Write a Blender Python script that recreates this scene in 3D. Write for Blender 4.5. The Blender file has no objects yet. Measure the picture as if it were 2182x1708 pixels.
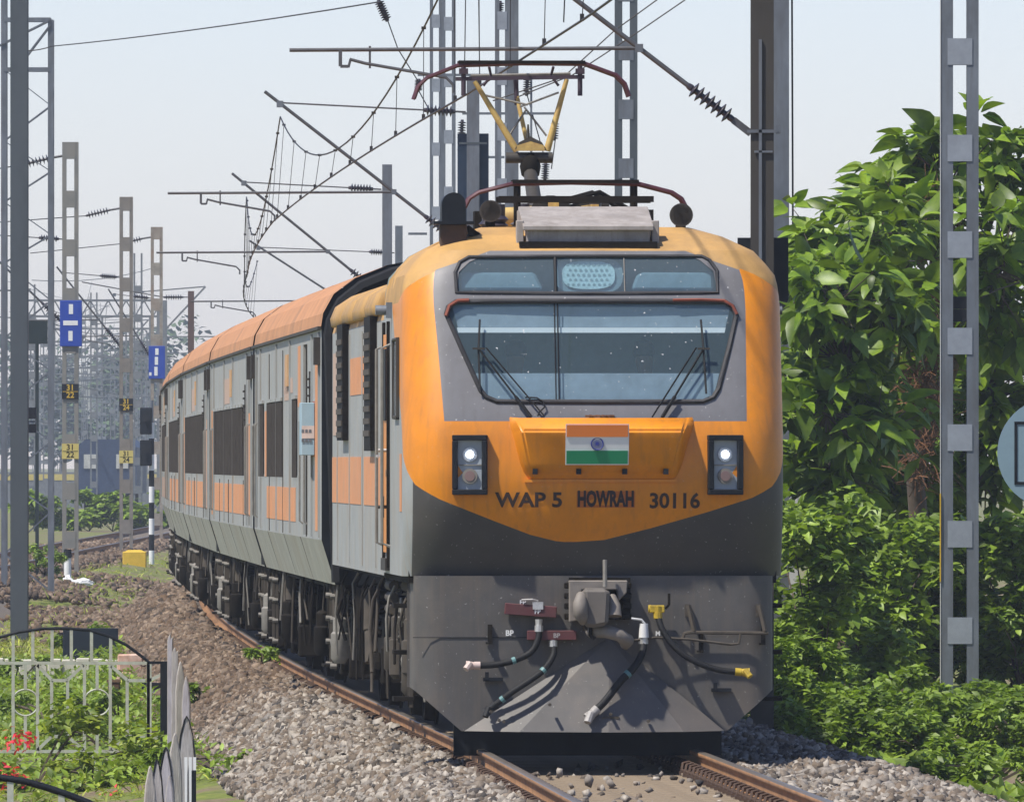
import bpy, bmesh, math, random
import numpy as np
from mathutils import Vector, Matrix, geometry
from mathutils.geometry import delaunay_2d_cdt
R = math.radians
rng = np.random.default_rng(7)
random.seed(7)

# ------------------------------------------------------------------ camera, world, sun
scene = bpy.context.scene
COL = scene.collection
F, CX, HZ, CAMH = 31000.0, 1091.0, 985.0, 2.35      # focal length in reference pixels, centre, horizon row, eye height over rail
cam_d = bpy.data.cameras.new('camera'); cam = bpy.data.objects.new('camera', cam_d); COL.objects.link(cam)
cam.location = (0, 0, CAMH); cam.rotation_euler = (R(90), 0, 0)
cam_d.sensor_width = 36.0; cam_d.lens = 36.0*F/2182.0; cam_d.shift_y = (HZ-854.0)/2182.0
cam_d.clip_start = 1.0; cam_d.clip_end = 9000.0
scene.camera = cam
SUN = Vector((-0.42, -0.30, 0.85)).normalized()       # towards the sun
el = math.asin(SUN.z); az = math.atan2(SUN.x, SUN.y)
w = bpy.data.worlds.new('World'); scene.world = w; w.use_nodes = True
nt = w.node_tree
sky = nt.nodes.new('ShaderNodeTexSky'); sky.sky_type = 'NISHITA'; sky.sun_disc = False
sky.sun_elevation = el; sky.sun_rotation = az; sky.air_density = 0.85; sky.dust_density = 0.22; sky.ozone_density = 8.0; sky.altitude = 0
bg = nt.nodes['Background']; bg.inputs['Strength'].default_value = 0.101
wb_ = nt.nodes.new('ShaderNodeMix'); wb_.data_type = 'RGBA'; wb_.blend_type = 'MULTIPLY'; wb_.inputs[0].default_value = 1.0; wb_.inputs[7].default_value = (1.20, 0.985, 0.965, 1)   # even white balance of the whole sky
nt.links.new(sky.outputs[0], wb_.inputs[6]); nt.links.new(wb_.outputs[2], bg.inputs[0])
sl = bpy.data.lights.new('sun', 'SUN'); sl.energy = 3.8; sl.angle = R(1.5); sl.color = (1.0, 0.95, 0.86)
so = bpy.data.objects.new('sun', sl); COL.objects.link(so)
so.rotation_euler = (-SUN).to_track_quat('-Z', 'Y').to_euler(); so.location = (-40, 60, 80)
vs = scene.view_settings; vs.view_transform = 'Standard'; vs.look = 'None'; vs.gamma = 1.0; vs.exposure = 0.66; vs.use_curve_mapping = False
scene.render.resolution_x = 1024; scene.render.resolution_y = 801

# ------------------------------------------------------------------ helpers
def P(px, py, d):
    """pixel of the 2182-wide reference at distance d -> world point"""
    return Vector(((px-CX)*d/F, d, CAMH-(py-HZ)*d/F))
def tx(d):
    """x of the main track centre at distance d"""
    if d < 118: return 0.678+0.0385*(118-d)
    if d < 150: return 0.678-0.045*(d-118)
    u = d-150.0
    return 0.678-0.045*32-0.045*u+0.89e-4*u*u
def th(d):
    return (tx(d+0.5)-tx(d-0.5))
def tag(o, label=None, cat=None, group=None, kind=None):
    if label: o['label'] = label
    if cat: o['category'] = cat
    if group: o['group'] = group
    if kind: o['kind'] = kind
    return o
def empty(name, loc=(0, 0, 0), rz=0.0, parent=None):
    o = bpy.data.objects.new(name, None); COL.objects.link(o)
    o.location = loc; o.rotation_euler = (0, 0, rz); o.empty_display_size = 0.2
    if parent: o.parent = parent
    return o
def thing(name, label, cat, loc=(0, 0, 0), rz=0.0, group=None):
    return tag(empty(name, loc, rz), label, cat, group)
def link(name, me, parent=None, loc=None, rot=None):
    o = bpy.data.objects.new(name, me); COL.objects.link(o)
    if parent: o.parent = parent
    if loc is not None: o.location = loc
    if rot is not None: o.rotation_euler = rot
    return o
def copy_tree(o, parent=None):
    c = o.copy(); COL.objects.link(c); c.parent = parent
    for ch in list(o.children): copy_tree(ch, c)
    return c
def smooth(me, ang=40):
    me.polygons.foreach_set('use_smooth', [True]*len(me.polygons))
    try: me.set_sharp_from_angle(angle=R(ang))
    except Exception: pass

class MB:
    """collects shapes; build() makes ONE mesh object"""
    def __init__(s): s.v = []; s.f = []; s.m = []
    def add(s, vs_, fs, m=0):
        b = len(s.v); s.v += [tuple(p) for p in vs_]
        for f in fs: s.f.append(tuple(b+i for i in f)); s.m.append(m)
        return s
    def box(s, c, d, M=None, m=0, taper=1.0):
        x, y, z = d[0]/2, d[1]/2, d[2]/2; t = taper
        pts = [(-x,-y,-z),(x,-y,-z),(x,y,-z),(-x,y,-z),(-x*t,-y*t,z),(x*t,-y*t,z),(x*t,y*t,z),(-x*t,y*t,z)]
        if M is not None: pts = [M @ Vector(p) for p in pts]
        pts = [(p[0]+c[0], p[1]+c[1], p[2]+c[2]) for p in pts]
        return s.add(pts, [(0,3,2,1),(4,5,6,7),(0,1,5,4),(1,2,6,5),(2,3,7,6),(3,0,4,7)], m)
    def bar(s, a, b, w_, h=None, up=(0, 0, 1), m=0):
        a, b = Vector(a), Vector(b); h = h or w_; t = (b-a).normalized()
        u = Vector(up)
        if abs(t.dot(u)) > 0.98: u = Vector((0, 1, 0))
        sd = t.cross(u).normalized(); u = sd.cross(t)
        pts = []
        for p in (a, b):
            for i, j in ((-1,-1),(1,-1),(1,1),(-1,1)): pts.append(p+sd*(i*w_/2)+u*(j*h/2))
        return s.add(pts, [(0,1,2,3),(7,6,5,4),(0,4,5,1),(1,5,6,2),(2,6,7,3),(3,7,4,0)], m)
    def cyl(s, a, b, r0, r1=None, n=10, m=0, caps=True):
        a, b = Vector(a), Vector(b); r1 = r0 if r1 is None else r1; t = (b-a).normalized()
        u = t.orthogonal().normalized(); v2 = t.cross(u); pts = []
        for p, r in ((a, r0), (b, r1)):
            for k in range(n):
                an = 2*math.pi*k/n; pts.append(p+u*(r*math.cos(an))+v2*(r*math.sin(an)))
        fs = [(k, (k+1) % n, n+(k+1) % n, n+k) for k in range(n)]
        if caps: fs += [tuple(reversed(range(n))), tuple(range(n, 2*n))]
        return s.add(pts, fs, m)
    def tube(s, ps, r, n=6, m=0):
        ps = [Vector(p) for p in ps]; N = len(ps); rs = r if hasattr(r, '__len__') else [r]*N
        t0 = (ps[1]-ps[0]).normalized(); u = t0.orthogonal().normalized(); pts = []
        for i, p in enumerate(ps):
            t = (ps[min(i+1, N-1)]-ps[max(i-1, 0)]).normalized()
            u = (u-t*u.dot(t))
            u = u.normalized() if u.length > 1e-6 else t.orthogonal().normalized()
            v2 = t.cross(u)
            for k in range(n):
                an = 2*math.pi*k/n; pts.append(p+u*(rs[i]*math.cos(an))+v2*(rs[i]*math.sin(an)))
        fs = []
        for i in range(N-1):
            for k in range(n):
                a = i*n+k; b = i*n+(k+1) % n; fs.append((a, b, b+n, a+n))
        fs += [tuple(reversed(range(n))), tuple(range((N-1)*n, N*n))]
        return s.add(pts, fs, m)
    def lathe(s, prof, M=None, n=14, m=0):
        """prof: (r, z) pairs round local z"""
        pts = []; fs = []; N = len(prof)
        for r, z in prof:
            for k in range(n):
                an = 2*math.pi*k/n; p = Vector((r*math.cos(an), r*math.sin(an), z)); pts.append(M @ p if M is not None else p)
        for i in range(N-1):
            for k in range(n):
                a = i*n+k; b = i*n+(k+1) % n; fs.append((a, b, b+n, a+n))
        fs += [tuple(reversed(range(n))), tuple(range((N-1)*n, N*n))]
        return s.add(pts, fs, m)
    def prism(s, outl, f0, f1, m=0):
        """outl: list of 2D points; f0/f1 map (a,b) to 3D on both faces"""
        n = len(outl); pts = [f0(*p) for p in outl]+[f1(*p) for p in outl]
        fs = [tuple(range(n)), tuple(reversed(range(n, 2*n)))]+[(k, n+k, n+(k+1) % n, (k+1) % n) for k in range(n)]
        return s.add(pts, fs, m)
    def build(s, name, mats, parent=None, sm=None, loc=None, rot=None, bevel=0):
        me = bpy.data.meshes.new(name); me.from_pydata(s.v, [], s.f)
        for mt in (mats if isinstance(mats, (list, tuple)) else [mats]): me.materials.append(mt)
        me.polygons.foreach_set('material_index', s.m)
        bm = bmesh.new(); bm.from_mesh(me); bmesh.ops.recalc_face_normals(bm, faces=bm.faces)
        if bevel:
            es = [e for e in bm.edges if len(e.link_faces) == 2 and e.calc_face_angle(0) > 0.6]
            bmesh.ops.bevel(bm, geom=es, offset=bevel, segments=1, affect='EDGES', clamp_overlap=True)
        bm.to_mesh(me); bm.free()
        if sm: smooth(me, sm)
        return link(name, me, parent, loc, rot)

def np_mesh(name, V, Fc, mats, parent=None, mi=None, sm=False):
    """fast mesh from arrays: V (n,3), Fc (m,k)"""
    me = bpy.data.meshes.new(name); V = np.asarray(V, dtype=np.float32); Fc = np.asarray(Fc, dtype=np.int32)
    m, k = Fc.shape
    me.vertices.add(len(V)); me.vertices.foreach_set('co', V.ravel())
    me.loops.add(m*k); me.loops.foreach_set('vertex_index', Fc.ravel())
    me.polygons.add(m); me.polygons.foreach_set('loop_start', np.arange(0, m*k, k, dtype=np.int32))
    me.polygons.foreach_set('loop_total', np.full(m, k, dtype=np.int32))
    if mi is not None: me.polygons.foreach_set('material_index', np.asarray(mi, dtype=np.int32))
    if sm: me.polygons.foreach_set('use_smooth', np.ones(m, dtype=bool))
    for mt in (mats if isinstance(mats, (list, tuple)) else [mats]): me.materials.append(mt)
    me.update(calc_edges=True); me.validate()
    return link(name, me, parent)

# ------------------------------------------------------------------ materials
MATS = {}
def mat(name, col, rough=0.6, metal=0.0, var=0.18, scale=6.0, dirt=0.0, dirtcol=(0.08, 0.06, 0.045), dscale=3.0, bump=0.0,
        streak=0.0, specks=0.0, emit=None, island=0.0, col2=None, trans=0.0, stretch=(1, 1, 1), spec=0.5):
    m = bpy.data.materials.new(name); m.use_nodes = True; t = m.node_tree; N = t.nodes; L = t.links
    b = N['Principled BSDF']; b.inputs['Roughness'].default_value = rough; b.inputs['Metallic'].default_value = metal
    b.inputs['Specular IOR Level'].default_value = spec
    geo = N.new('ShaderNodeNewGeometry'); tc = N.new('ShaderNodeTexCoord')
    mp = N.new('ShaderNodeMapping'); mp.inputs['Scale'].default_value = stretch; L.new(tc.outputs['Object'], mp.inputs[0])
    no = N.new('ShaderNodeTexNoise'); no.inputs['Scale'].default_value = scale; no.inputs['Detail'].default_value = 6; no.inputs['Roughness'].default_value = 0.65
    L.new(mp.outputs[0], no.inputs['Vector'])
    rp = N.new('ShaderNodeValToRGB'); c = Vector(col)
    rp.color_ramp.elements[0].position = 0.3; rp.color_ramp.elements[1].position = 0.72
    rp.color_ramp.elements[0].color = (*[max(0, x*(1-var)) for x in c], 1); rp.color_ramp.elements[1].color = (*[min(1, x*(1+var)) for x in (col2 or c)], 1)
    L.new(no.outputs[0], rp.inputs[0]); cur = rp.outputs[0]
    def mix(a, fac, bcol, mode='MIX'):
        mx = N.new('ShaderNodeMix'); mx.data_type = 'RGBA'; mx.blend_type = mode
        L.new(a, mx.inputs[6])
        if isinstance(bcol, tuple): mx.inputs[7].default_value = (*bcol, 1)
        else: L.new(bcol, mx.inputs[7])
        if isinstance(fac, float): mx.inputs[0].default_value = fac
        else: L.new(fac, mx.inputs[0])
        return mx.outputs[2]
    def ramp(src, a, b_, v0=0.0, v1=1.0):
        q = N.new('ShaderNodeMapRange'); q.inputs[1].default_value = a; q.inputs[2].default_value = b_; q.inputs[3].default_value = v0; q.inputs[4].default_value = v1
        L.new(src, q.inputs[0]); return q.outputs[0]
    if island > 0:
        rr = N.new('ShaderNodeValToRGB'); rr.color_ramp.interpolation = 'LINEAR'
        rr.color_ramp.elements[0].color = (1-island, 1-island, 1-island*0.9, 1); rr.color_ramp.elements[1].color = (1+island, 1+island*0.92, 1+island*0.8, 1)
        oi = N.new('ShaderNodeObjectInfo'); am = N.new('ShaderNodeMath'); am.operation = 'ADD'; fm = N.new('ShaderNodeMath'); fm.operation = 'FRACT'; L.new(geo.outputs['Random Per Island'], am.inputs[0]); L.new(oi.outputs['Random'], am.inputs[1]); L.new(am.outputs[0], fm.inputs[0]); L.new(fm.outputs[0], rr.inputs[0]); cur = mix(cur, 1.0, rr.outputs[0], 'MULTIPLY')
    if dirt > 0:
        n2 = N.new('ShaderNodeTexNoise'); n2.inputs['Scale'].default_value = dscale; n2.inputs['Detail'].default_value = 8; n2.inputs['Roughness'].default_value = 0.7
        L.new(mp.outputs[0], n2.inputs['Vector']); cur = mix(cur, ramp(n2.outputs[0], 0.45, 0.75, 0, dirt), dirtcol)
    if streak > 0:
        m3 = N.new('ShaderNodeMapping'); m3.inputs['Scale'].default_value = (7, 7, 0.35); L.new(tc.outputs['Object'], m3.inputs[0])
        n3 = N.new('ShaderNodeTexNoise'); n3.inputs['Scale'].default_value = 3.0; n3.inputs['Detail'].default_value = 5; L.new(m3.outputs[0], n3.inputs['Vector'])
        cur = mix(cur, ramp(n3.outputs[0], 0.5, 0.72, 0, streak), dirtcol)
    if specks > 0:
        vo = N.new('ShaderNodeTexNoise'); vo.inputs['Scale'].default_value = 42.0; vo.inputs['Detail'].default_value = 2; L.new(tc.outputs['Object'], vo.inputs['Vector'])
        cur = mix(cur, ramp(vo.outputs[0], 0.70, 0.76, 0, specks), (0.62, 0.60, 0.56))
    L.new(cur, b.inputs['Base Color'])
    if bump > 0:
        bu = N.new('ShaderNodeBump'); bu.inputs['Strength'].default_value = bump; bu.inputs['Distance'].default_value = 0.03
        L.new(no.outputs[0], bu.inputs['Height']); L.new(bu.outputs[0], b.inputs['Normal'])
    if emit:
        b.inputs['Emission Color'].default_value = (*emit[0], 1); b.inputs['Emission Strength'].default_value = emit[1]
    if trans > 0:
        tr = N.new('ShaderNodeBsdfTranslucent'); ms = N.new('ShaderNodeMixShader'); ms.inputs[0].default_value = trans
        tint = mix(cur, 1.0, (1.25, 1.3, 0.55), 'MULTIPLY'); L.new(tint, tr.inputs[0])
        L.new(b.outputs[0], ms.inputs[1]); L.new(tr.outputs[0], ms.inputs[2]); L.new(ms.outputs[0], N['Material Output'].inputs[0])
    MATS[name] = m
    return m
def glass(name, tint, dustcol, dust, gloss=0.12, rough=0.03):
    m = bpy.data.materials.new(name); m.use_nodes = True; t = m.node_tree; N = t.nodes; L = t.links
    N.remove(N['Principled BSDF']); out = N['Material Output']
    tr = N.new('ShaderNodeBsdfTransparent'); tr.inputs[0].default_value = (*tint, 1)
    gl = N.new('ShaderNodeBsdfGlossy'); gl.inputs['Roughness'].default_value = rough
    df = N.new('ShaderNodeBsdfDiffuse'); tc = N.new('ShaderNodeTexCoord')
    no = N.new('ShaderNodeTexNoise'); no.inputs['Scale'].default_value = 38; no.inputs['Detail'].default_value = 2; L.new(tc.outputs['Object'], no.inputs['Vector'])
    mr = N.new('ShaderNodeMapRange'); mr.inputs[1].default_value = 0.71; mr.inputs[2].default_value = 0.75; mr.inputs[3].default_value = 0; mr.inputs[4].default_value = 1; L.new(no.outputs[0], mr.inputs[0])
    mc = N.new('ShaderNodeMix'); mc.data_type = 'RGBA'; mc.inputs[6].default_value = (*dustcol, 1); mc.inputs[7].default_value = (0.7, 0.7, 0.7, 1)
    L.new(mr.outputs[0], mc.inputs[0]); L.new(mc.outputs[2], df.inputs[0])
    ad = N.new('ShaderNodeMath'); ad.operation = 'MULTIPLY_ADD'; ad.inputs[1].default_value = 0.5; ad.inputs[2].default_value = dust; L.new(mr.outputs[0], ad.inputs[0])
    m1 = N.new('ShaderNodeMixShader'); m1.inputs[0].default_value = gloss; L.new(tr.outputs[0], m1.inputs[1]); L.new(gl.outputs[0], m1.inputs[2])
    m2 = N.new('ShaderNodeMixShader'); L.new(ad.outputs[0], m2.inputs[0]); L.new(m1.outputs[0], m2.inputs[1]); L.new(df.outputs[0], m2.inputs[2])
    L.new(m2.outputs[0], out.inputs[0]); MATS[name] = m
    return m

ORANGE = mat('orange_paint', (0.70, 0.235, 0.006), 0.42, var=0.10, scale=2.2, dirt=0.55, dirtcol=(0.40, 0.155, 0.03), dscale=1.6, streak=0.40, specks=0.18, bump=0.02)
YELLOW = mat('faded_roof_paint', (0.47, 0.27, 0.085), 0.65, var=0.2, scale=2.5, dirt=0.6, dirtcol=(0.25, 0.16, 0.085), dscale=1.8)
CABGREY = mat('cab_grey_paint', (0.148, 0.145, 0.152), 0.5, var=0.08, scale=3, dirt=0.45, dirtcol=(0.105, 0.095, 0.09), dscale=2.2, streak=0.25, specks=0.7)
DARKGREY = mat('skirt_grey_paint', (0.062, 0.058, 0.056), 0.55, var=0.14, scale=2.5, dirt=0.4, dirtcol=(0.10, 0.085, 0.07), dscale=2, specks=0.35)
SKIRTF = mat('front_skirt_dusty', (0.085, 0.079, 0.073), 0.6, var=0.22, scale=2.0, dirt=0.7, dirtcol=(0.15, 0.118, 0.088), dscale=1.4, streak=0.3, specks=0.35)
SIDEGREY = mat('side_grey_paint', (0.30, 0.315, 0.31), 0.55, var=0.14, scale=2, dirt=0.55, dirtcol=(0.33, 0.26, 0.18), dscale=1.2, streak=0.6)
SKIRTG = mat('coach_skirt_paint', (0.40, 0.40, 0.34), 0.7, var=0.2, scale=1.5, dirt=0.6, dirtcol=(0.30, 0.24, 0.16), dscale=0.9, streak=0.5)
PEACH = mat('peach_stripe_paint', (0.62, 0.25, 0.09), 0.6, var=0.12, scale=3, dirt=0.4, dirtcol=(0.42, 0.33, 0.25), dscale=2, streak=0.35)
COACHROOF = mat('coach_roof_paint', (0.50, 0.235, 0.10), 0.7, var=0.2, scale=1.2, dirt=0.75, dirtcol=(0.26, 0.14, 0.075), dscale=0.8, streak=0.3)
BLACK = mat('black_rubber', (0.013, 0.013, 0.014), 0.65, var=0.2, spec=0.25)
BLACKPAINT = mat('black_paint', (0.009, 0.011, 0.015), 0.55, var=0.2, spec=0.2, dirt=0.15, dirtcol=(0.05, 0.05, 0.05))
UNDER = mat('grimy_underframe', (0.013, 0.011, 0.009), 0.85, var=0.4, scale=5, dirt=0.5, dirtcol=(0.038, 0.029, 0.020), dscale=4, bump=0.2, spec=0.1)
DUSTY = mat('dusty_steel', (0.062, 0.050, 0.037), 0.8, var=0.3, scale=8, dirt=0.5, dirtcol=(0.07, 0.055, 0.04), dscale=5)
PALEPIPE = mat('pale_pipe', (0.21, 0.195, 0.17), 0.7, var=0.25, scale=9, dirt=0.4, dirtcol=(0.12, 0.1, 0.08))
RUST = mat('rail_rust', (0.30, 0.15, 0.06), 0.85, var=0.3, scale=4, dirt=0.6, dirtcol=(0.15, 0.075, 0.035), dscale=6, stretch=(1, 0.5, 1), bump=0.15)
RAILHEAD = mat('rail_head_steel', (0.22, 0.19, 0.155), 0.4, metal=0.6, var=0.2, dirt=0.3, dirtcol=(0.2, 0.12, 0.06), stretch=(1, 0.1, 1))
CLIPM = mat('clip_iron', (0.085, 0.05, 0.032), 0.8, var=0.3, scale=20)
SLEEPER = mat('dusty_concrete', (0.23, 0.175, 0.115), 0.9, var=0.2, scale=9, dirt=0.8, dirtcol=(0.12, 0.085, 0.055), dscale=4, bump=0.4)
GALV = mat('galvanised_steel', (0.16, 0.175, 0.195), 0.5, metal=0.35, var=0.3, scale=3, dirt=0.5, dirtcol=(0.10, 0.095, 0.09), dscale=4, stretch=(1, 1, 0.4), streak=0.35)
GALVPALE = mat('bright_galvanised_plate', (0.29, 0.31, 0.34), 0.5, metal=0.3, var=0.15, scale=5)
GALVDARK = mat('weathered_dark_steel', (0.05, 0.043, 0.034), 0.7, metal=0.2, var=0.3, scale=3, dirt=0.4, dirtcol=(0.03, 0.03, 0.035), stretch=(1, 1, 0.3))
MASTGREY = mat('mast_grey_paint', (0.20, 0.195, 0.175), 0.75, var=0.2, scale=3, dirt=0.45, dirtcol=(0.19, 0.15, 0.11), dscale=3)
MASTBLUE = mat('dark_blue_grey_steel', (0.075, 0.09, 0.10), 0.6, metal=0.2, var=0.25, scale=3, dirt=0.4, dirtcol=(0.04, 0.045, 0.05), stretch=(1, 1, 0.3))
TUBE = mat('cantilever_tube', (0.10, 0.098, 0.10), 0.5, metal=0.4, var=0.2, scale=12)
WIRE = mat('wire_copper_dark', (0.03, 0.026, 0.026), 0.6, metal=0.3)
PORC = mat('insulator_glaze', (0.035, 0.028, 0.036), 0.35, var=0.2)
WHITE = mat('white_paint', (0.74, 0.74, 0.72), 0.6, var=0.08, dirt=0.2, dirtcol=(0.45, 0.42, 0.38))
DIRTYWHITE = mat('dirty_white_panel', (0.33, 0.295, 0.27), 0.75, var=0.25, scale=4, dirt=0.8, dirtcol=(0.22, 0.19, 0.16), dscale=5, streak=0.6)
MAROON = mat('maroon_paint', (0.10, 0.028, 0.03), 0.6, var=0.2, scale=5, dirt=0.3)
PANTORED = mat('pantograph_horn_red', (0.075, 0.014, 0.022), 0.55, var=0.2, dirt=0.3, dirtcol=(0.05, 0.03, 0.04))
PANTOYEL = mat('pantograph_arm_yellow', (0.52, 0.36, 0.11), 0.6, var=0.2, scale=10, dirt=0.6, dirtcol=(0.25, 0.10, 0.05), dscale=12)
SIGNBLUE = mat('sign_blue', (0.012, 0.05, 0.33), 0.5, var=0.1)
YELLOWP = mat('yellow_paint', (0.62, 0.40, 0.03), 0.6, var=0.15, dirt=0.3, dirtcol=(0.35, 0.22, 0.05))
LEMON = mat('valve_yellow', (0.45, 0.31, 0.02), 0.55, var=0.25, scale=15, dirt=0.5, dirtcol=(0.16, 0.11, 0.03), dscale=12)
SAFFRON = mat('flag_saffron', (0.80, 0.22, 0.04), 0.5, var=0.03)
FLAGGREEN = mat('flag_green', (0.01, 0.24, 0.10), 0.5, var=0.03)
NAVY = mat('flag_navy', (0.02, 0.03, 0.20), 0.5, var=0.03)
BARBLACK = mat('window_bar_dark', (0.050, 0.043, 0.038), 0.65, var=0.3, spec=0.2)
SHUTTER = mat('window_shutter_brown', (0.010, 0.008, 0.007), 0.7, var=0.4, scale=10, spec=0.15)
LAMPON = mat('lit_headlamp', (0.9, 0.95, 1.0), 0.3, emit=((0.85, 0.92, 1.0), 9.0))
LAMPGLASS = mat('lamp_lens_grey', (0.30, 0.34, 0.38), 0.25, var=0.1)
LAMPRED = mat('unlit_red_lamp', (0.20, 0.13, 0.12), 0.3, var=0.15)
SILVER = mat('silver_fitting', (0.55, 0.54, 0.52), 0.4, metal=0.5, var=0.2, scale=20)
RINGTEAL = mat('hose_clip_teal', (0.10, 0.22, 0.22), 0.5)
TEXTBROWN = mat('number_paint', (0.035, 0.016, 0.010), 0.6)
WGLASS = glass('windshield_glass', (0.80, 0.88, 0.91), (0.15, 0.215, 0.245), 0.26, 0.05)
HGLASS = glass('headlamp_window_glass', (0.62, 0.78, 0.82), (0.20, 0.26, 0.29), 0.28, 0.08)
CABIN = mat('cab_interior_teal', (0.24, 0.34, 0.37), 0.8)
CABPALE = mat('cab_pale_blue_grey', (0.28, 0.34, 0.40), 0.7)
LEDLENS = mat('led_lens', (0.75, 0.82, 0.84), 0.3, var=0.2, scale=40)
WOODGREY = mat('weathered_wood', (0.43, 0.39, 0.35), 0.85, var=0.25, scale=6, dirt=0.6, dirtcol=(0.20, 0.16, 0.13), dscale=8, stretch=(5, 5, 0.6), bump=0.4)
GATEPAINT = mat('gate_pale_paint', (0.42, 0.44, 0.36), 0.7, var=0.2, scale=10, dirt=0.5, dirtcol=(0.30, 0.20, 0.12), dscale=9)
BRICK = mat('whitewashed_brick', (0.55, 0.33, 0.24), 0.9, var=0.25, scale=8, dirt=0.6, dirtcol=(0.7, 0.64, 0.58), dscale=5, bump=0.3)
LIME = mat('limewashed_kerb', (0.60, 0.57, 0.50), 0.9, var=0.2, scale=8, dirt=0.5, dirtcol=(0.2, 0.2, 0.12), dscale=4, bump=0.3)
SKIN = mat('skin', (0.20, 0.11, 0.075), 0.6); HAIR = mat('hair', (0.012, 0.011, 0.012), 0.5)
SHIRT = mat('shirt_blue_grey', (0.16, 0.20, 0.25), 0.8); SHIRT2 = mat('shirt_dark', (0.07, 0.06, 0.07), 0.8)
BIGLEAF = mat('broad_leaf', (0.075, 0.165, 0.012), 0.45, var=0.30, scale=3, island=0.60, trans=0.30, col2=(0.20, 0.29, 0.02))
SHRUBLEAF = mat('shrub_leaf', (0.11, 0.205, 0.014), 0.5, var=0.35, scale=2, island=0.45, trans=0.30, col2=(0.22, 0.31, 0.035))
GRASSM = mat('grass_blades', (0.15, 0.23, 0.02), 0.6, var=0.4, scale=1.2, island=0.5, trans=0.25, col2=(0.32, 0.35, 0.05))
BARK = mat('bark', (0.10, 0.075, 0.055), 0.9, var=0.3, bump=0.3); TWIG = mat('dry_vine', (0.16, 0.075, 0.035), 0.9, var=0.3, island=0.3)
FLOWER = mat('bougainvillea_bract', (0.72, 0.035, 0.06), 0.6, var=0.15, island=0.2, trans=0.3)
YOUNGLEAF = mat('bougainvillea_leaf', (0.13, 0.25, 0.018), 0.5, var=0.35, scale=5, island=0.45, trans=0.35, col2=(0.25, 0.29, 0.03))
FARLEAF = mat('far_tree_leaf', (0.05, 0.09, 0.03), 0.7, var=0.3, island=0.4)
FARSTEEL = mat('far_mast_steel', (0.16, 0.17, 0.18), 0.7, var=0.2)
FARBLUE = mat('far_coach_blue', (0.03, 0.05, 0.10), 0.6, var=0.2)
FARWALL = mat('far_wall_pale', (0.45, 0.45, 0.42), 0.8, var=0.15)
CONCRETE = mat('pale_concrete', (0.50, 0.50, 0.48), 0.85, var=0.15, dirt=0.3)
DISC = mat('disc_board_blue_grey', (0.20, 0.29, 0.34), 0.55, var=0.06)

def text_mesh(body, size, bold=0.0, cw=1.0, align='CENTER'):
    cu = bpy.data.curves.new('t', 'FONT'); cu.body = body; cu.size = size; cu.align_x = align; cu.align_y = 'CENTER'; cu.offset = bold; cu.resolution_u = 3
    o = bpy.data.objects.new('t', cu); COL.objects.link(o)
    dg = bpy.context.evaluated_depsgraph_get(); me = bpy.data.meshes.new_from_object(o.evaluated_get(dg))
    bpy.data.objects.remove(o); bpy.data.curves.remove(cu)
    V = np.zeros(len(me.vertices)*3); me.vertices.foreach_get('co', V); V = V.reshape(-1, 3); V[:, 0] *= cw
    return me, V
def lettering(name, body, size, m, parent, place, bold=0.0, cw=1.0):
    """flat letters; place maps (a, b) in metres to a 3D local point"""
    me, V = text_mesh(body, size, bold, cw)
    V2 = np.array([place(a, b) for a, b, _ in V], dtype=np.float32); me.vertices.foreach_set('co', V2.ravel()); me.update()
    me.materials.clear(); me.materials.append(m)
    return link(name, me, parent)

# ------------------------------------------------------------------ the ground, ballast, track
def lerp(a, b, t): t = max(0.0, min(1.0, t)); return a+(b-a)*t
BED = [(-3.6, -1.2), (-2.35, -0.70), (-1.55, -0.20), (-0.95, -0.20), (-0.80, -0.215), (0.80, -0.215), (0.95, -0.20), (2.30, -0.16), (2.75, -0.36), (3.5, -0.80)]
def bed_z(off):
    for (a, za), (b, zb) in zip(BED, BED[1:]):
        if a <= off <= b: return za+(zb-za)*(off-a)/(b-a)
    return -1.2
def ground_z(X, d):
    off = X-tx(min(d, 420.0))
    far = lerp(-0.97, -0.50, (d-235)/90.0)
    if off < 0:
        z = lerp(far, -0.70, (off+3.6)/1.2)
        if X < -8: z = lerp(z, -0.30, (-X-8)/2.5)*1.0 if d > 300 else z
    else:
        z = lerp(-0.6, -0.45, (off-3)/3.0)
    return z + 0.05*math.sin(X*1.3+d*0.35)*math.cos(d*0.17)
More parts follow.
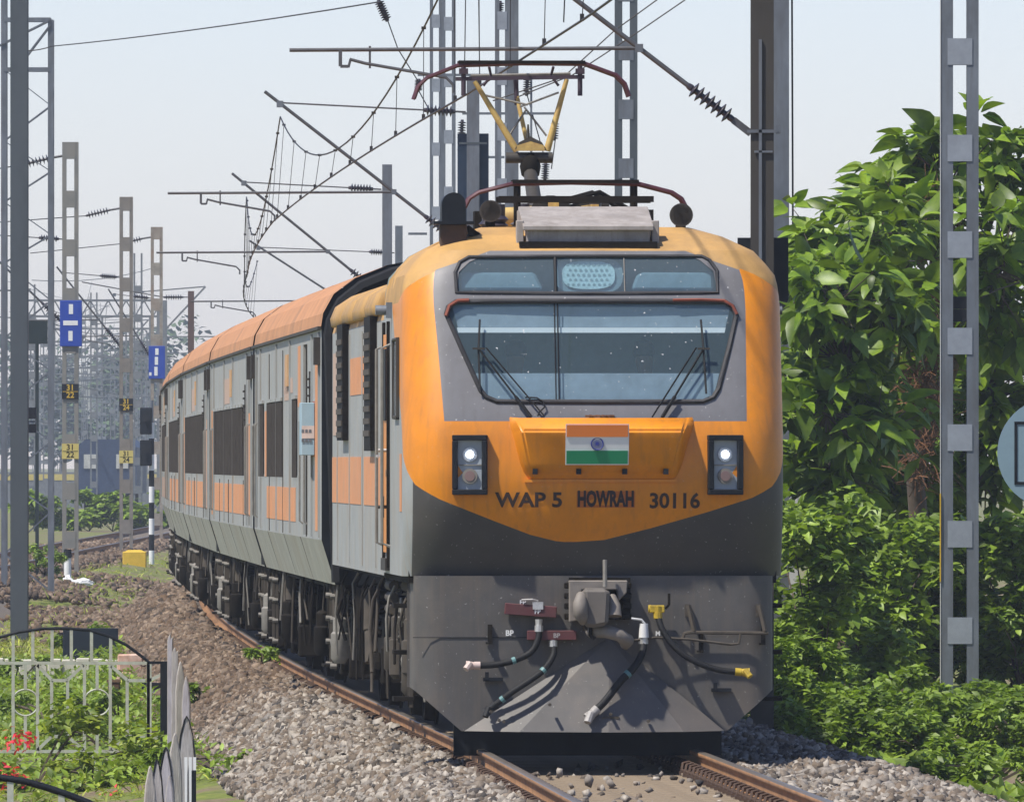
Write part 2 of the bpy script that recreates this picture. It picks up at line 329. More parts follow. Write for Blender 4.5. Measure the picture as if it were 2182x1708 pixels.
def ground_material():
    m = bpy.data.materials.new('grassy_earth'); m.use_nodes = True; t = m.node_tree; N = t.nodes; L = t.links; b = N['Principled BSDF']; b.inputs['Roughness'].default_value = 0.95
    g = N.new('ShaderNodeNewGeometry'); cols = []
    def noise(sc, det=6):
        n = N.new('ShaderNodeTexNoise'); n.inputs['Scale'].default_value = sc; n.inputs['Detail'].default_value = det; L.new(g.outputs['Position'], n.inputs['Vector']); return n
    def ramp(n, a, ca, b_, cb):
        r = N.new('ShaderNodeValToRGB'); r.color_ramp.elements[0].position = a; r.color_ramp.elements[1].position = b_
        r.color_ramp.elements[0].color = (*ca, 1); r.color_ramp.elements[1].color = (*cb, 1); L.new(n.outputs[0], r.inputs[0]); return r
    earth = ramp(noise(9), 0.3, (0.12, 0.085, 0.055), 0.7, (0.26, 0.19, 0.125)); green = ramp(noise(7), 0.3, (0.07, 0.11, 0.012), 0.75, (0.22, 0.24, 0.04))
    k = ramp(noise(0.6), 0.40, (0, 0, 0), 0.56, (1, 1, 1)); mx = N.new('ShaderNodeMix'); mx.data_type = 'RGBA'
    L.new(k.outputs[0], mx.inputs[0]); L.new(earth.outputs[0], mx.inputs[6]); L.new(green.outputs[0], mx.inputs[7]); L.new(mx.outputs[2], b.inputs['Base Color'])
    bu = N.new('ShaderNodeBump'); bu.inputs['Strength'].default_value = 0.6; bu.inputs['Distance'].default_value = 0.08; L.new(noise(14).outputs[0], bu.inputs['Height']); L.new(bu.outputs[0], b.inputs['Normal'])
    return m
EARTH = ground_material()
def sheet(name, ds, xs, zf, m, xf=lambda x, d: x):
    V = [(xf(x, d), d, zf(xf(x, d), d)) for d in ds for x in xs]; n = len(xs)
    Fc = [(i*n+j, i*n+j+1, (i+1)*n+j+1, (i+1)*n+j) for i in range(len(ds)-1) for j in range(n-1)]
    return np_mesh(name, V, Fc, m, sm=True)
ds = list(np.arange(40, 360, 4.0))+list(np.geomspace(360, 6000, 30))
xs = list(np.geomspace(1, 900, 16)*-1-12)[::-1]+list(np.arange(-12.5, 14, 0.8))+list(np.geomspace(1, 900, 16)+14)
tag(sheet('ground', ds, xs, ground_z, EARTH), kind='structure')

def ballast_mat(name, a, b_, a2, b2):
    m = bpy.data.materials.new(name); m.use_nodes = True; t = m.node_tree; N = t.nodes; L = t.links; b = N['Principled BSDF']; b.inputs['Roughness'].default_value = 0.9
    g = N.new('ShaderNodeNewGeometry'); sep = N.new('ShaderNodeSeparateXYZ'); L.new(g.outputs['Position'], sep.inputs[0])
    no = N.new('ShaderNodeTexNoise'); no.inputs['Scale'].default_value = 0.35; no.inputs['Detail'].default_value = 4; L.new(g.outputs['Position'], no.inputs['Vector'])
    ma = N.new('ShaderNodeMath'); ma.operation = 'MULTIPLY_ADD'; ma.inputs[1].default_value = 45; L.new(no.outputs[0], ma.inputs[0]); L.new(sep.outputs[1], ma.inputs[2])
    mr = N.new('ShaderNodeMapRange'); mr.inputs[1].default_value = 172; mr.inputs[2].default_value = 186; L.new(ma.outputs[0], mr.inputs[0])
    def rp(c0, c1):
        r = N.new('ShaderNodeValToRGB'); r.color_ramp.elements[0].color = (*[x*.7 for x in c0], 1); r.color_ramp.elements[1].color = (*[x*1.15 for x in c1], 1)
        e = r.color_ramp.elements.new(.35); e.color = (.5*c0[0]+.42*c1[0], .5*c0[1]+.34*c1[1], .5*c0[2]+.26*c1[2], 1); e = r.color_ramp.elements.new(.7); e.color = (.62*c1[0], .62*c1[1], .64*c1[2], 1); L.new(g.outputs['Random Per Island'], r.inputs[0]); return r
    r1, r2 = rp(a, b_), rp(a2, b2); mx = N.new('ShaderNodeMix'); mx.data_type = 'RGBA'; L.new(mr.outputs[0], mx.inputs[0]); L.new(r1.outputs[0], mx.inputs[6]); L.new(r2.outputs[0], mx.inputs[7])
    n2 = N.new('ShaderNodeTexNoise'); n2.inputs['Scale'].default_value = 40; L.new(g.outputs['Position'], n2.inputs['Vector'])
    m2 = N.new('ShaderNodeMix'); m2.data_type = 'RGBA'; m2.blend_type = 'OVERLAY'; m2.inputs[0].default_value = 0.5; L.new(mx.outputs[2], m2.inputs[6]); L.new(n2.outputs[0], m2.inputs[7])
    L.new(m2.outputs[2], b.inputs['Base Color']); return m
STONE = ballast_mat('ballast_stone', (0.055, 0.05, 0.047), (0.34, 0.30, 0.25), (0.05, 0.036, 0.025), (0.22, 0.16, 0.11))
bd = list(np.arange(60, 420, 3.0)); bx = sorted(set([o for o, _ in BED]+list(np.arange(-2.4, -1.5, 0.2))))
BEDM = mat('ballast_bed', (0.13, 0.105, 0.08), 0.95, var=0.5, scale=16, dirt=0.6, dirtcol=(0.26, 0.21, 0.16), dscale=30, bump=0.8)
V = [(tx(d)+o, d, bed_z(o)) for d in bd for o in bx]; n = len(bx)
tag(np_mesh('ballast_bed', V, [(i*n+j, i*n+j+1, (i+1)*n+j+1, (i+1)*n+j) for i in range(len(bd)-1) for j in range(n-1)], BEDM, sm=True), kind='structure')

CUBE = np.array([(-1,-1,-1),(1,-1,-1),(1,1,-1),(-1,1,-1),(-1,-1,1),(1,-1,1),(1,1,1),(-1,1,1)], dtype=np.float32)*0.5
CF = np.array([(0,3,2,1),(4,5,6,7),(0,1,5,4),(1,2,6,5),(2,3,7,6),(3,0,4,7)])
def rot_mats(n):
    q = rng.normal(size=(n, 4)); q /= np.linalg.norm(q, axis=1)[:, None]; w_, x, y, z = q.T
    return np.stack([np.stack([1-2*(y*y+z*z), 2*(x*y-z*w_), 2*(x*z+y*w_)], -1), np.stack([2*(x*y+z*w_), 1-2*(x*x+z*z), 2*(y*z-x*w_)], -1), np.stack([2*(x*z-y*w_), 2*(y*z+x*w_), 1-2*(x*x+y*y)], -1)], 1)
def stones(name, pts, size, label):
    n = len(pts); T = CUBE[None]+rng.uniform(-0.26, 0.26, (n, 8, 3))
    sc = size[:, None]*rng.uniform(0.55, 1.25, (n, 3)); Vv = np.einsum('nij,nkj->nki', rot_mats(n), T*sc[:, None, :])+pts[:, None, :]
    Fc = (CF[None]+8*np.arange(n)[:, None, None]).reshape(-1, 4)
    o = np_mesh(name, Vv.reshape(-1, 3), Fc, STONE); return tag(o, label, 'ballast', kind='stuff')
def scatter(d0, d1, o0, o1, dens, s0, s1):
    n = int((d1-d0)*(o1-o0)*dens); d = rng.uniform(d0, d1, n); o = rng.uniform(o0, o1, n)
    heap = np.array([bed_z(a) for a in o])+rng.uniform(-0.01, 0.05, n)+0.05*np.sin(d*2.1+o*3)*np.sin(o*4.3)
    return np.stack([np.array([tx(q) for q in d])+o, d, heap], 1), rng.uniform(s0, s1, n)
sets = [scatter(98, 135, -2.45, -1.02, 560, .028, .070), scatter(135, 165, -2.5, -1.02, 430, .032, .075), scatter(165, 215, -2.5, -1.02, 240, .042, .085),
        scatter(215, 300, -2.55, -1.1, 90, .06, .12), scatter(98, 150, 1.05, 2.85, 380, .03, .072), scatter(96, 121, -0.75, 0.75, 7, .025, .05), scatter(96, 119, -1.02, -0.9, 60, .03, .05)]
def ground_scatter(n, x0, x1, d0, d1, s0, s1):
    X, D = rng.uniform(x0, x1, n), rng.uniform(d0, d1, n); keep = np.sin(X*1.3+D*.11)+rng.normal(0, .6, n) > -.1; X, D = X[keep], D[keep]
    return np.array([(a, b, ground_z(a, b)+.01) for a, b in zip(X, D)]), rng.uniform(s0, s1, len(X))
def far_bed(n):
    D = rng.uniform(290, 470, n); o = rng.uniform(-2.2, 2.4, n); return np.stack([-12.45+o, D, np.where(np.abs(o) < 1.7, -.18, -.18-(np.abs(o)-1.7)*.53)], 1), rng.uniform(.06, .14, n)
sets += [ground_scatter(9000, -10.5, -5, 255, 350, .05, .13), far_bed(9000)]
stones('ballast_stones', np.concatenate([s[0] for s in sets]), np.concatenate([s[1] for s in sets]), 'loose grey and brown ballast stones banked along the track')

RAILP = [(-.075, -.172), (.075, -.172), (.075, -.160), (.012, -.140), (.010, -.048), (.036, -.036), (.036, -.006), (.026, 0), (-.026, 0), (-.036, -.006), (-.036, -.036), (-.010, -.048), (-.012, -.140), (-.075, -.160)]
def rail(name, xf, dd, parent, lab=None):
    n = len(RAILP); V = []; Fc = []; mi = []
    for d in dd:
        for a, z in RAILP: V.append((xf(d)+a, d, z))
    for i in range(len(dd)-1):
        for k in range(n):
            Fc.append((i*n+k, i*n+(k+1) % n, (i+1)*n+(k+1) % n, (i+1)*n+k)); mi.append(1 if 6 <= k <= 8 else 0)
    o = np_mesh(name, V, Fc, [RUST, RAILHEAD], parent, mi)
    if lab: o['label'] = lab
    return o
track = tag(empty('railway_track'), kind='structure')
dd = list(np.arange(80, 330, 2.5))
rail('rail', lambda d: tx(d)-0.873, dd, track); rail('rail', lambda d: tx(d)+0.873, dd, track)
s = MB(); s.box((0, 0, -.27), (2.75, .25, .17), taper=0.9)
sm_ = s.build('sleeper', SLEEPER, track, bevel=0.015); sme = sm_.data
first = True
for k in range(150):
    d = 96.3+0.6*k
    o = sm_ if first else link('sleeper', sme, track); first = False
    o.location = (tx(d), d, 0.0); o.rotation_euler = (0, 0, -th(d)+random.uniform(-.005, .005))
cl = MB(); cl.tube([(0, -.05, -.16), (.02, -.05, -.10), (.07, -.035, -.075), (.115, 0, -.085), (.125, .03, -.14), (.07, .05, -.15), (.02, .05, -.10), (-.02, .04, -.155)], .013, 5)
cl.box((.08, 0, -.165), (.13, .10, .03))
c0 = cl.build('rail_clip', CLIPM, track, sm=50); cme = c0.data
def clip(d, side, flip, first=[True]):
    o = c0 if first[0] else link('rail_clip', cme, track); first[0] = False
    o.location = (tx(d)+side*0.873+(-0.055 if flip else 0.055), d, 0.0); o.rotation_euler = (0, 0, (math.pi if flip else 0)+random.uniform(-.06, .06))
for k in range(190): clip(96.3+0.6*k, -1, True)
for k in range(50): clip(96.3+0.6*k, 1, True)
for k in range(40): clip(96.3+0.6*k, -1, False)

ltrack = tag(empty('far_railway_track'), kind='structure')
def lx(d): return -12.45-0.00002*max(0, d-480)**2
dd2 = list(np.arange(250, 900, 10.0))
for s_ in (-1, 1):
    for c_ in (0.0,): rail('rail', lambda d, s_=s_: lx(d)+s_*0.873, dd2, ltrack)
V = [(lx(d)+o, d, z) for d in dd2 for o, z in ((-3.4, -1.1), (-1.7, -.19), (1.7, -.19), (3.4, -1.1))]
np_mesh('ballast_shoulder', V, [(i*4+j, i*4+j+1, (i+1)*4+j+1, (i+1)*4+j) for i in range(len(dd2)-1) for j in range(3)], BEDM, ltrack)
for k in range(90):
    d = 300+1.2*k*1.6; link('sleeper', sme, ltrack, (lx(d), d, 0.0))

# ------------------------------------------------------------------ haze in the air
hz = MB(); hz.box((0, 1150, 13), (1400, 2340, 30)); HAZE = bpy.data.materials.new('haze_air'); HAZE.use_nodes = True
N_ = HAZE.node_tree.nodes; N_.remove(N_['Principled BSDF']); pv = N_.new('ShaderNodeVolumePrincipled'); pv.inputs['Color'].default_value = (0.84, 0.91, 1.0, 1); pv.inputs['Density'].default_value = 0.00024; pv.inputs['Anisotropy'].default_value = 0.2
HAZE.node_tree.links.new(pv.outputs[0], N_['Material Output'].inputs['Volume'])
tag(hz.build('haze', HAZE), 'pale bluish haze thickening over the distant yard', 'haze', kind='stuff')

# ------------------------------------------------------------------ the locomotive
LOCD = 118.0
loco = thing('locomotive', 'orange and grey electric locomotive with a flag on its nose', 'locomotive', (tx(LOCD), LOCD, 0), 0.045)
S_ = 262.7
def lx_(px): return (px-1269.0)/S_
def lz_(py): return (1602.3-py)/S_
W, RC = 1.55, 0.40
FZ = [(1.425, 0.30), (1.55, 0.22), (1.75, 0.12), (2.0, 0.03), (2.25, 0.0), (2.55, 0.02), (2.70, 0.06), (3.0, 0.17), (3.66, 0.43), (3.92, 0.55), (4.08, 0.66), (4.20, 0.95), (4.28, 1.35)]
WZ = [(1.425, 1.0), (3.62, 1.0), (3.78, .992), (3.90, .975), (4.08, .87), (4.20, .72), (4.28, .56)]
def interp(T, z):
    if z <= T[0][0]: return T[0][1]
    for (a, va), (b, vb) in zip(T, T[1:]):
        if z <= b:
            t = (z-a)/(b-a); return va+(vb-va)*t
    return T[-1][1]
def fsm(z): return (interp(FZ, z-0.07)+2*interp(FZ, z)+interp(FZ, z+0.07))/4 if z < 4.0 else interp(FZ, z)
SB = 1.53; SA = W-RC; SS = SA+RC*math.pi/2; CABL = 4.6
def Q(s, z):
    """cab shell: s runs along the horizontal outline, z up"""
    sg = -1 if s < 0 else 1; a = abs(s); k = interp(WZ, z); f = fsm(z)
    if a <= SA: x, y = a, 0.05*(a/W)**2
    elif a <= SS:
        ph = (a-SA)/RC; x = SA+RC*math.sin(ph); y = 0.05*(SA/W)**2+RC*(1-math.cos(ph))
    else: x, y = W, 0.05*(SA/W)**2+RC+(a-SS)
    y0 = y; fr = max(0.0, 1-y0/CABL)                # the rake of the nose fades towards the rear of the cab
    return Vector((sg*x*k, y+f*min(1, fr*1.15), z))
def front_y(x, z): return Q(x, z).y
WIND = [(955, 668), (960, 652), (976, 641), (1100, 640), (1250, 640), (1400, 640), (1552, 641), (1568, 652), (1576, 670), (1560, 735), (1534, 828), (1522, 846), (1500, 855), (1280, 856), (1060, 855), (1038, 846), (1025, 830), (990, 750)]
HEADW = [(978, 622), (976, 578), (986, 556), (1006, 545), (1260, 543), (1505, 543), (1522, 552), (1537, 575), (1537, 622), (1260, 624)]
WINDL = [(lx_(a), lz_(b)) for a, b in WIND]; HEADL = [(lx_(a), lz_(b)) for a, b in HEADW]
GREYP = [(-1.225, 2.685), (-1.27, 3.3), (-1.325, 3.92), (-0.95, 4.075), (0.88, 4.075), (1.25, 3.92), (1.235, 2.685)]
OB = [(-6.0, 4.02), (-5.0, 3.98), (-4.4, 3.9), (-3.9, 3.66), (-3.2, 3.3), (-2.6, 3.02), (-2.0, 2.70), (-1.75, 2.42), (-1.62, 2.28), (-1.50, 2.17), (-1.26, 2.05), (-.826, 1.878), (-.525, 1.764), (-.32, 1.713), (-.25, 1.706), (-.15, 1.706), (.076, 1.722), (.453, 1.817), (.906, 1.946), (1.28, 2.064), (1.48, 2.155), (1.62, 2.27), (1.75, 2.42), (2.0, 2.70), (2.6, 3.02), (3.2, 3.3), (3.9, 3.66), (4.4, 3.9), (5.0, 3.98), (6.0, 4.02)]
SWIN = [(-3.35, 2.72), (-2.15, 2.72), (-2.15, 3.10), (-2.75, 3.42), (-3.35, 3.42)]
RFL = [(0, 4.076), (.92, 4.076), (1.27, 3.93), (1.55, 3.80), (1.75, 3.72), (2.5, 3.66), (9, 3.66)]
def inpoly(p, poly):
    x, y = p; c = False; n = len(poly)
    for i in range(n):
        (x1, y1), (x2, y2) = poly[i], poly[i-1]
        if (y1 > y) != (y2 > y) and x < (x2-x1)*(y-y1)/(y2-y1)+x1: c = not c
    return c
def cab_shell():
    SM = SS+CABL-RC-0.02; pts = []; edges = []
    def add_loop(poly, closed=True, step=0.08):
        dense = []
        for i in range(len(poly) if closed else len(poly)-1):
            a, b = Vector(poly[i]), Vector(poly[(i+1) % len(poly)]); k = max(1, int((b-a).length/step))
            for j in range(k): dense.append(a.lerp(b, j/k))
        if not closed: dense.append(Vector(poly[-1]))
        b0 = len(pts); pts.extend(dense)
        for j in range(len(dense)-(0 if closed else 1)): edges.append((b0+j, b0+(j+1) % len(dense)))
    add_loop([(-SM, 1.425), (SM, 1.425), (SM, 4.28), (-SM, 4.28)], step=0.15)
    for l in (WINDL, HEADL, GREYP): add_loop(l)
    add_loop([(-SM, 3.66), (-2.5, 3.66), (-1.75, 3.72), (-1.55, 3.80), (-1.27, 3.93), (-.95, 4.0752), (.88, 4.0752), (1.27, 3.93), (1.55, 3.80), (1.75, 3.72), (2.5, 3.66), (SM, 3.66)], False)
    add_loop([p for p in [(-SM, 3.99)]+[q for q in OB if abs(q[0]) < SM]+[(SM, 3.99)]], False)
    for sg in (-1, 1): add_loop([(sg*SB, 1.426), (sg*SB, 2.6)], False)
    sv = list(np.arange(-1.15, 1.151, 0.115))+[sg*(SA+RC*math.pi/2*k/9) for sg in (-1, 1) for k in range(1, 10)]+[sg*(SS+0.35*k) for sg in (-1, 1) for k in range(1, 12)]
    zv = list(np.arange(1.5, 3.95, 0.085))+[3.98, 4.04, 4.08, 4.12, 4.16, 4.2, 4.24]
    for a in sv:
        for z in zv:
            if abs(a) < SM-0.05: pts.append(Vector((a+random.uniform(-.002, .002), z+random.uniform(-.002, .002))))
    v2, e2, f2, *_ = delaunay_2d_cdt([Vector((p[0], p[1])) for p in pts], edges, [], 0, 1e-4)
    V = [Q(p.x, p.y) for p in v2]; Fc = []; mi = []
    for f in f2:
        c = sum((v2[i] for i in f), Vector((0, 0)))/len(f)
        if inpoly(c, WINDL) or inpoly(c, HEADL): continue
        ob = interp(OB, c.x) if False else None
        zb = OB[0][1]
        for (a, za), (b, zb2) in zip(OB, OB[1:]):
            if a <= c.x <= b: zb = za+(zb2-za)*(c.x-a)/(b-a); break
        if inpoly(c, GREYP): k = 1
        elif c.y > interp(RFL, abs(c.x))-(.03 if abs(c.x) < 1.24 else 0): k = 4
        elif c.y > zb: k = 0
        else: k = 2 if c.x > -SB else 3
        Fc.append(tuple(f)); mi.append(k)
    me = bpy.data.meshes.new('cab_shell'); me.from_pydata(V, [], Fc)
    for mt in (ORANGE, CABGREY, DARKGREY, SIDEGREY, YELLOW): me.materials.append(mt)
    me.polygons.foreach_set('material_index', mi)
    bm = bmesh.new(); bm.from_mesh(me); bmesh.ops.recalc_face_normals(bm, faces=bm.faces)
    bm.to_mesh(me); bm.free(); smooth(me, 24)
    return link('cab_shell', me, loco)
shell = cab_shell()
# roof deck over the cab, rear wall
top = [Q(s, 4.28) for s in list(np.linspace(-(SS+CABL-RC-.02), SS+CABL-RC-.02, 60))]
b = MB(); b.add(top, [tuple(range(len(top)))]); b.build('cab_roof', YELLOW, loco)
rw = [Q(SS+CABL-RC-.02, z) for z in (1.425, 3.6, 3.78, 3.9, 4.08, 4.2, 4.28)]; rl = [Vector((-p.x, p.y, p.z)) for p in rw]
b = MB(); b.add(rw+rl[::-1], [tuple(range(len(rw)*2))]); b.build('cab_rear_wall', CABIN, loco)

def patch(poly, off, name, m, parent, step=0.06, inset=0.0):
    """a pane that follows the nose surface inside an outline"""
    pts = [Vector(p) for p in poly]; n = len(pts); ed = [(i, (i+1) % n) for i in range(n)]
    x0, x1 = min(p.x for p in pts), max(p.x for p in pts); z0, z1 = min(p.y for p in pts), max(p.y for p in pts)
    ex = [Vector((x, z)) for x in np.arange(x0, x1, 0.15) for z in np.arange(z0+.01, z1, 0.1) if inpoly((x, z), poly)]
    v2, e2, f2, *_ = delaunay_2d_cdt(pts+ex, ed, [], 1, 1e-4)
    V = [(p.x, front_y(p.x, p.y)+off, p.y) for p in v2]; me = bpy.data.meshes.new(name); me.from_pydata(V, [], [tuple(f) for f in f2]); me.materials.append(m)
    me.polygons.foreach_set('use_smooth', [True]*len(me.polygons))
    return link(name, me, parent)
def gasket(poly, r, name, m, parent, off=0.0):
    ps = []
    for i in range(len(poly)):
        a, b_ = Vector(poly[i]), Vector(poly[(i+1) % len(poly)])
        k = max(1, int((b_-a).length/0.12))
        ps += [a.lerp(b_, j/k) for j in range(k)]
    q = MB(); pts = [Vector((p.x, front_y(p.x, p.y)+off, p.y)) for p in ps]; q.tube(pts+[pts[0], pts[1]], r, 6)
    return q.build(name, m, parent, sm=60)
ws = patch(WINDL, 0.012, 'windshield', WGLASS, loco); gasket(WINDL, 0.022, 'gasket', mat('aged_rubber', (0.032, 0.03, 0.032), 0.7, var=0.3), ws)
for k, xx in enumerate((1186.5, 1193.0)):
    x = lx_(xx); q = MB(); q.tube([(x, front_y(x, z)+0.008, z) for z in np.linspace(2.86, 3.65, 6)], 0.0055 if k == 0 else 0.006, 5); q.build('divider', BLACK, ws)
q = MB(); q.tube([(lx_(p), front_y(lx_(p), lz_(y))-.028, lz_(y)) for p, y in ((954, 672), (962, 650), (980, 639), (1004, 638))], 0.016, 6); q.build('rust_edge', mat('rust_red_edge', (0.22, 0.055, 0.03), 0.8), ws)
q = MB(); q.tube([(lx_(p), front_y(lx_(p), lz_(y))-.027, lz_(y)) for p, y in ((1440, 638), (1500, 637), (1550, 639), (1568, 650), (1577, 668))], 0.013, 6); q.build('rust_edge', MATS['rust_red_edge'], ws)
hw = patch(HEADL, 0.010, 'headlamp_window', HGLASS, loco); gasket(HEADL, 0.016, 'gasket', MATS['aged_rubber'], hw)
x = lx_(1190); q = MB(); q.tube([(x, front_y(x, z)+0.004, z) for z in np.linspace(3.735, 4.02, 5)], 0.014, 6); q.build('divider', BLACK, hw)
x = lx_(1338); q = MB(); q.tube([(x, front_y(x, z)+0.006, z) for z in np.linspace(3.735, 4.02, 5)], 0.005, 5); q.build('divider', PALEPIPE, hw)
# headlamp compartment behind its window
q = MB(); q.box((0.0, 1.02, 3.88), (2.2, 0.04, 0.5)); q.box((0.0, 0.80, 3.715), (2.2, 0.46, 0.02)); q.build('headlamp_compartment', CABIN, loco)
lamp = MB()
def oval(cx, cz, wx, wz, n=28): return [(cx+wx*np.sign(math.cos(t))*abs(math.cos(t))**.7, cz+wz*np.sign(math.sin(t))*abs(math.sin(t))**.7) for t in np.linspace(0, 2*math.pi, n, endpoint=False)]
lc = lx_(1262); lcz = lz_(584)
lamp.prism(oval(lc, lcz, .28, .155), lambda a, b: (a, front_y(a, b)+.075, b), lambda a, b: (a, front_y(a, b)+.13, b)); hl = lamp.build('headlamp', LAMPGLASS, loco)
q = MB(); q.prism(oval(lc, lcz, .215, .115), lambda a, b: (a, front_y(a, b)+.055, b), lambda a, b: (a, front_y(a, b)+.075, b)); q.build('lens', LEDLENS, hl)
for i in range(9):
    for j in range(5):
        a, b = lc-.17+i*.0425+(.02 if j % 2 else 0), lcz-.08+j*.04
        if abs(a-lc) < .19: q = MB(); q.cyl((a, front_y(a, b)+.050, b), (a, front_y(a, b)+.058, b), .013, n=6); q.build('led', MATS.get('led_dot') or mat('led_dot', (0.60, 0.67, 0.69), 0.3), hl)
for sx, (a0, a1) in ((-1, (985, 1165)), (1, (1352, 1530))):
    q = MB(); q.prism([(lx_(a0), 3.755), (lx_(a1), 3.755), (lx_(a1)-(.06 if sx < 0 else 0), 3.88), (lx_(a1)-.09*(sx < 0), 3.90), (lx_(a0)+.09*(sx > 0), 3.90), (lx_(a0)+.05*(sx > 0), 3.87)], lambda a, b: (a, front_y(a, b)+.09, b), lambda a, b: (a, front_y(a, b)+.16, b)); q.build('lamp_duct', CABPALE, loco, bevel=0.02)
# cab interior and pale bands behind the glass
q = MB(); q.box((0, 1.75, 3.0), (2.8, .04, 1.5)); q.box((-1.45, 1.9, 3.0), (.03, 2.4, 1.5)); q.box((1.45, 1.9, 3.0), (.03, 2.4, 1.5)); q.box((0, 1.9, 3.72), (2.9, 2.4, .03)); q.build('cab_lining', CABIN, loco)
q = MB(); q.prism([(-1.10, 3.45), (1.08, 3.45), (1.13, 3.64), (-1.15, 3.64)], lambda a, b: (a, front_y(a, b)+.045, b), lambda a, b: (a, front_y(a, b)+.07, b)); q.build('upper_pane_band', CABPALE, loco)  # pale blue grey band behind the upper windshield
q = MB(); q.prism([(-1.10, 3.405), (1.07, 3.405), (1.08, 3.447), (-1.11, 3.447)], lambda a, b: (a, front_y(a, b)+.022, b), lambda a, b: (a, front_y(a, b)+.05, b)); q.build('white_pane_strip', mat('bright_white', (0.9, 0.9, 0.9), 0.5, var=0.02), loco)  # white strip across the windshield, just behind the glass
q = MB(); q.prism([(-.98, 2.84), (.96, 2.84), (1.02, 3.075), (-1.04, 3.075)], lambda a, b: (a, front_y(a, b)+.04, b), lambda a, b: (a, front_y(a, b)+.25, b)); q.build('lower_pane_band', CABPALE, loco)  # pale blue grey band behind the lower windshield
def person(label, lx, lean, shirt, hairy):
    t = thing('person', label, 'person', loco.matrix_world @ Vector((0, 0, 0)), 0.045)
    t.location = (tx(LOCD), LOCD, 0)
    me = bpy.data.meshes.new('body'); J = [(lx, 1.15, 2.35), (lx, 1.15, 2.62), (lx, 1.13, 2.88), (lx, 1.11, 2.99), (lx+lean*.3, 1.09, 3.07), (lx+lean, 1.07, 3.17), (lx+lean, 1.07, 3.27),
         (lx-.19, 1.12, 2.92), (lx-.25, 1.02, 2.68), (lx-.20, .80, 2.62), (lx-.17, .70, 2.64), (lx+.19, 1.12, 2.92), (lx+.25, 1.02, 2.68), (lx+.20, .80, 2.62), (lx+.17, .70, 2.64), (lx-.1, .8, 2.35), (lx+.1, .8, 2.35)]
    E = [(0, 1), (1, 2), (2, 3), (3, 4), (4, 5), (5, 6), (2, 7), (7, 8), (8, 9), (9, 10), (2, 11), (11, 12), (12, 13), (13, 14), (0, 15), (0, 16)]
    RR = [.16, .16, .17, .09, .055, .085, .075, .065, .05, .042, .04, .065, .05, .042, .04, .08, .08]
    me.from_pydata(J, E, []); o = link('body', me, t); md = o.modifiers.new('s', 'SKIN'); me.skin_vertices.new() if not me.skin_vertices else None
    for i, r in enumerate(RR): me.skin_vertices[0].data[i].radius = (r, r)
    me.skin_vertices[0].data[0].use_root = True
    sb = o.modifiers.new('u', 'SUBSURF'); sb.levels = 2; sb.render_levels = 2
    dg = bpy.context.evaluated_depsgraph_get(); m2 = bpy.data.meshes.new_from_object(o.evaluated_get(dg)); o.modifiers.clear(); o.data = m2
    m2.materials.clear(); m2.materials.append(shirt); m2.materials.append(SKIN)
    for p in m2.polygons:
        c = p.center; p.material_index = 1 if (c.z > 3.04 or c.y < .84) else 0; p.use_smooth = True
    h = MB(); h.lathe([(.02, -.01), (.07, .02), (.093, .07), (.09, .12), (.06, .165), (.015, .18)], Matrix.Translation((lx+lean, 1.085, 3.175)), 12); h.build('hair', HAIR, t, sm=60)
    return t
person('driver in a blue grey shirt behind the windshield, left of the divider', -.62, 0.02, SHIRT, True)
person('dark haired crew member behind the windshield, right of the divider', .47, -.02, SHIRT2, True)

# marker lamps
for px, side in ((1002, 'left'), (1545, 'right')):
    x = lx_(px); zc = lz_(990); y0 = front_y(x, zc); sg = -1 if x < 0 else 1; rz = sg*0.10
    hs = empty('marker_lamp', (x, y0+.02, zc), rz, loco)
    q = MB()
    for cx, cz, sx, sz in ((0, .22, .285, .045), (0, -.22, .285, .045), (-.12, 0, .045, .395), (.12, 0, .045, .395)): q.box((cx, -.035, cz), (sx, .10, sz))
    q.build('frame', BLACKPAINT, hs, bevel=.006)
    q = MB(); q.box((0, .0, .0), (.20, .05, .40)); q.build('back_plate', LAMPGLASS, hs)
    q = MB(); q.box((0, -.032, 0), (.19, .012, .008)); q.lathe([(.062, 0), (.062, .02), (.048, .02)], Matrix.Translation((0, -.03, -.09)) @ Matrix.Rotation(R(90), 4, 'X'), 18); q.build('lower_lamp_ring', PALEPIPE, hs)
    q = MB(); q.cyl((0, -.03, -.09), (0, -.055, -.09), .045, .042, 16); q.build('red_lamp', LAMPRED, hs)
    q = MB(); q.cyl((0, -.028, .085), (0, -.038, .085), .062, .06, 18); q.build('lamp_reflector', GALVPALE, hs)
    q = MB(); q.cyl((0, -.036, .085), (0, -.052, .085), .032, .026, 14); q.build('lit_lamp', LAMPON, hs)

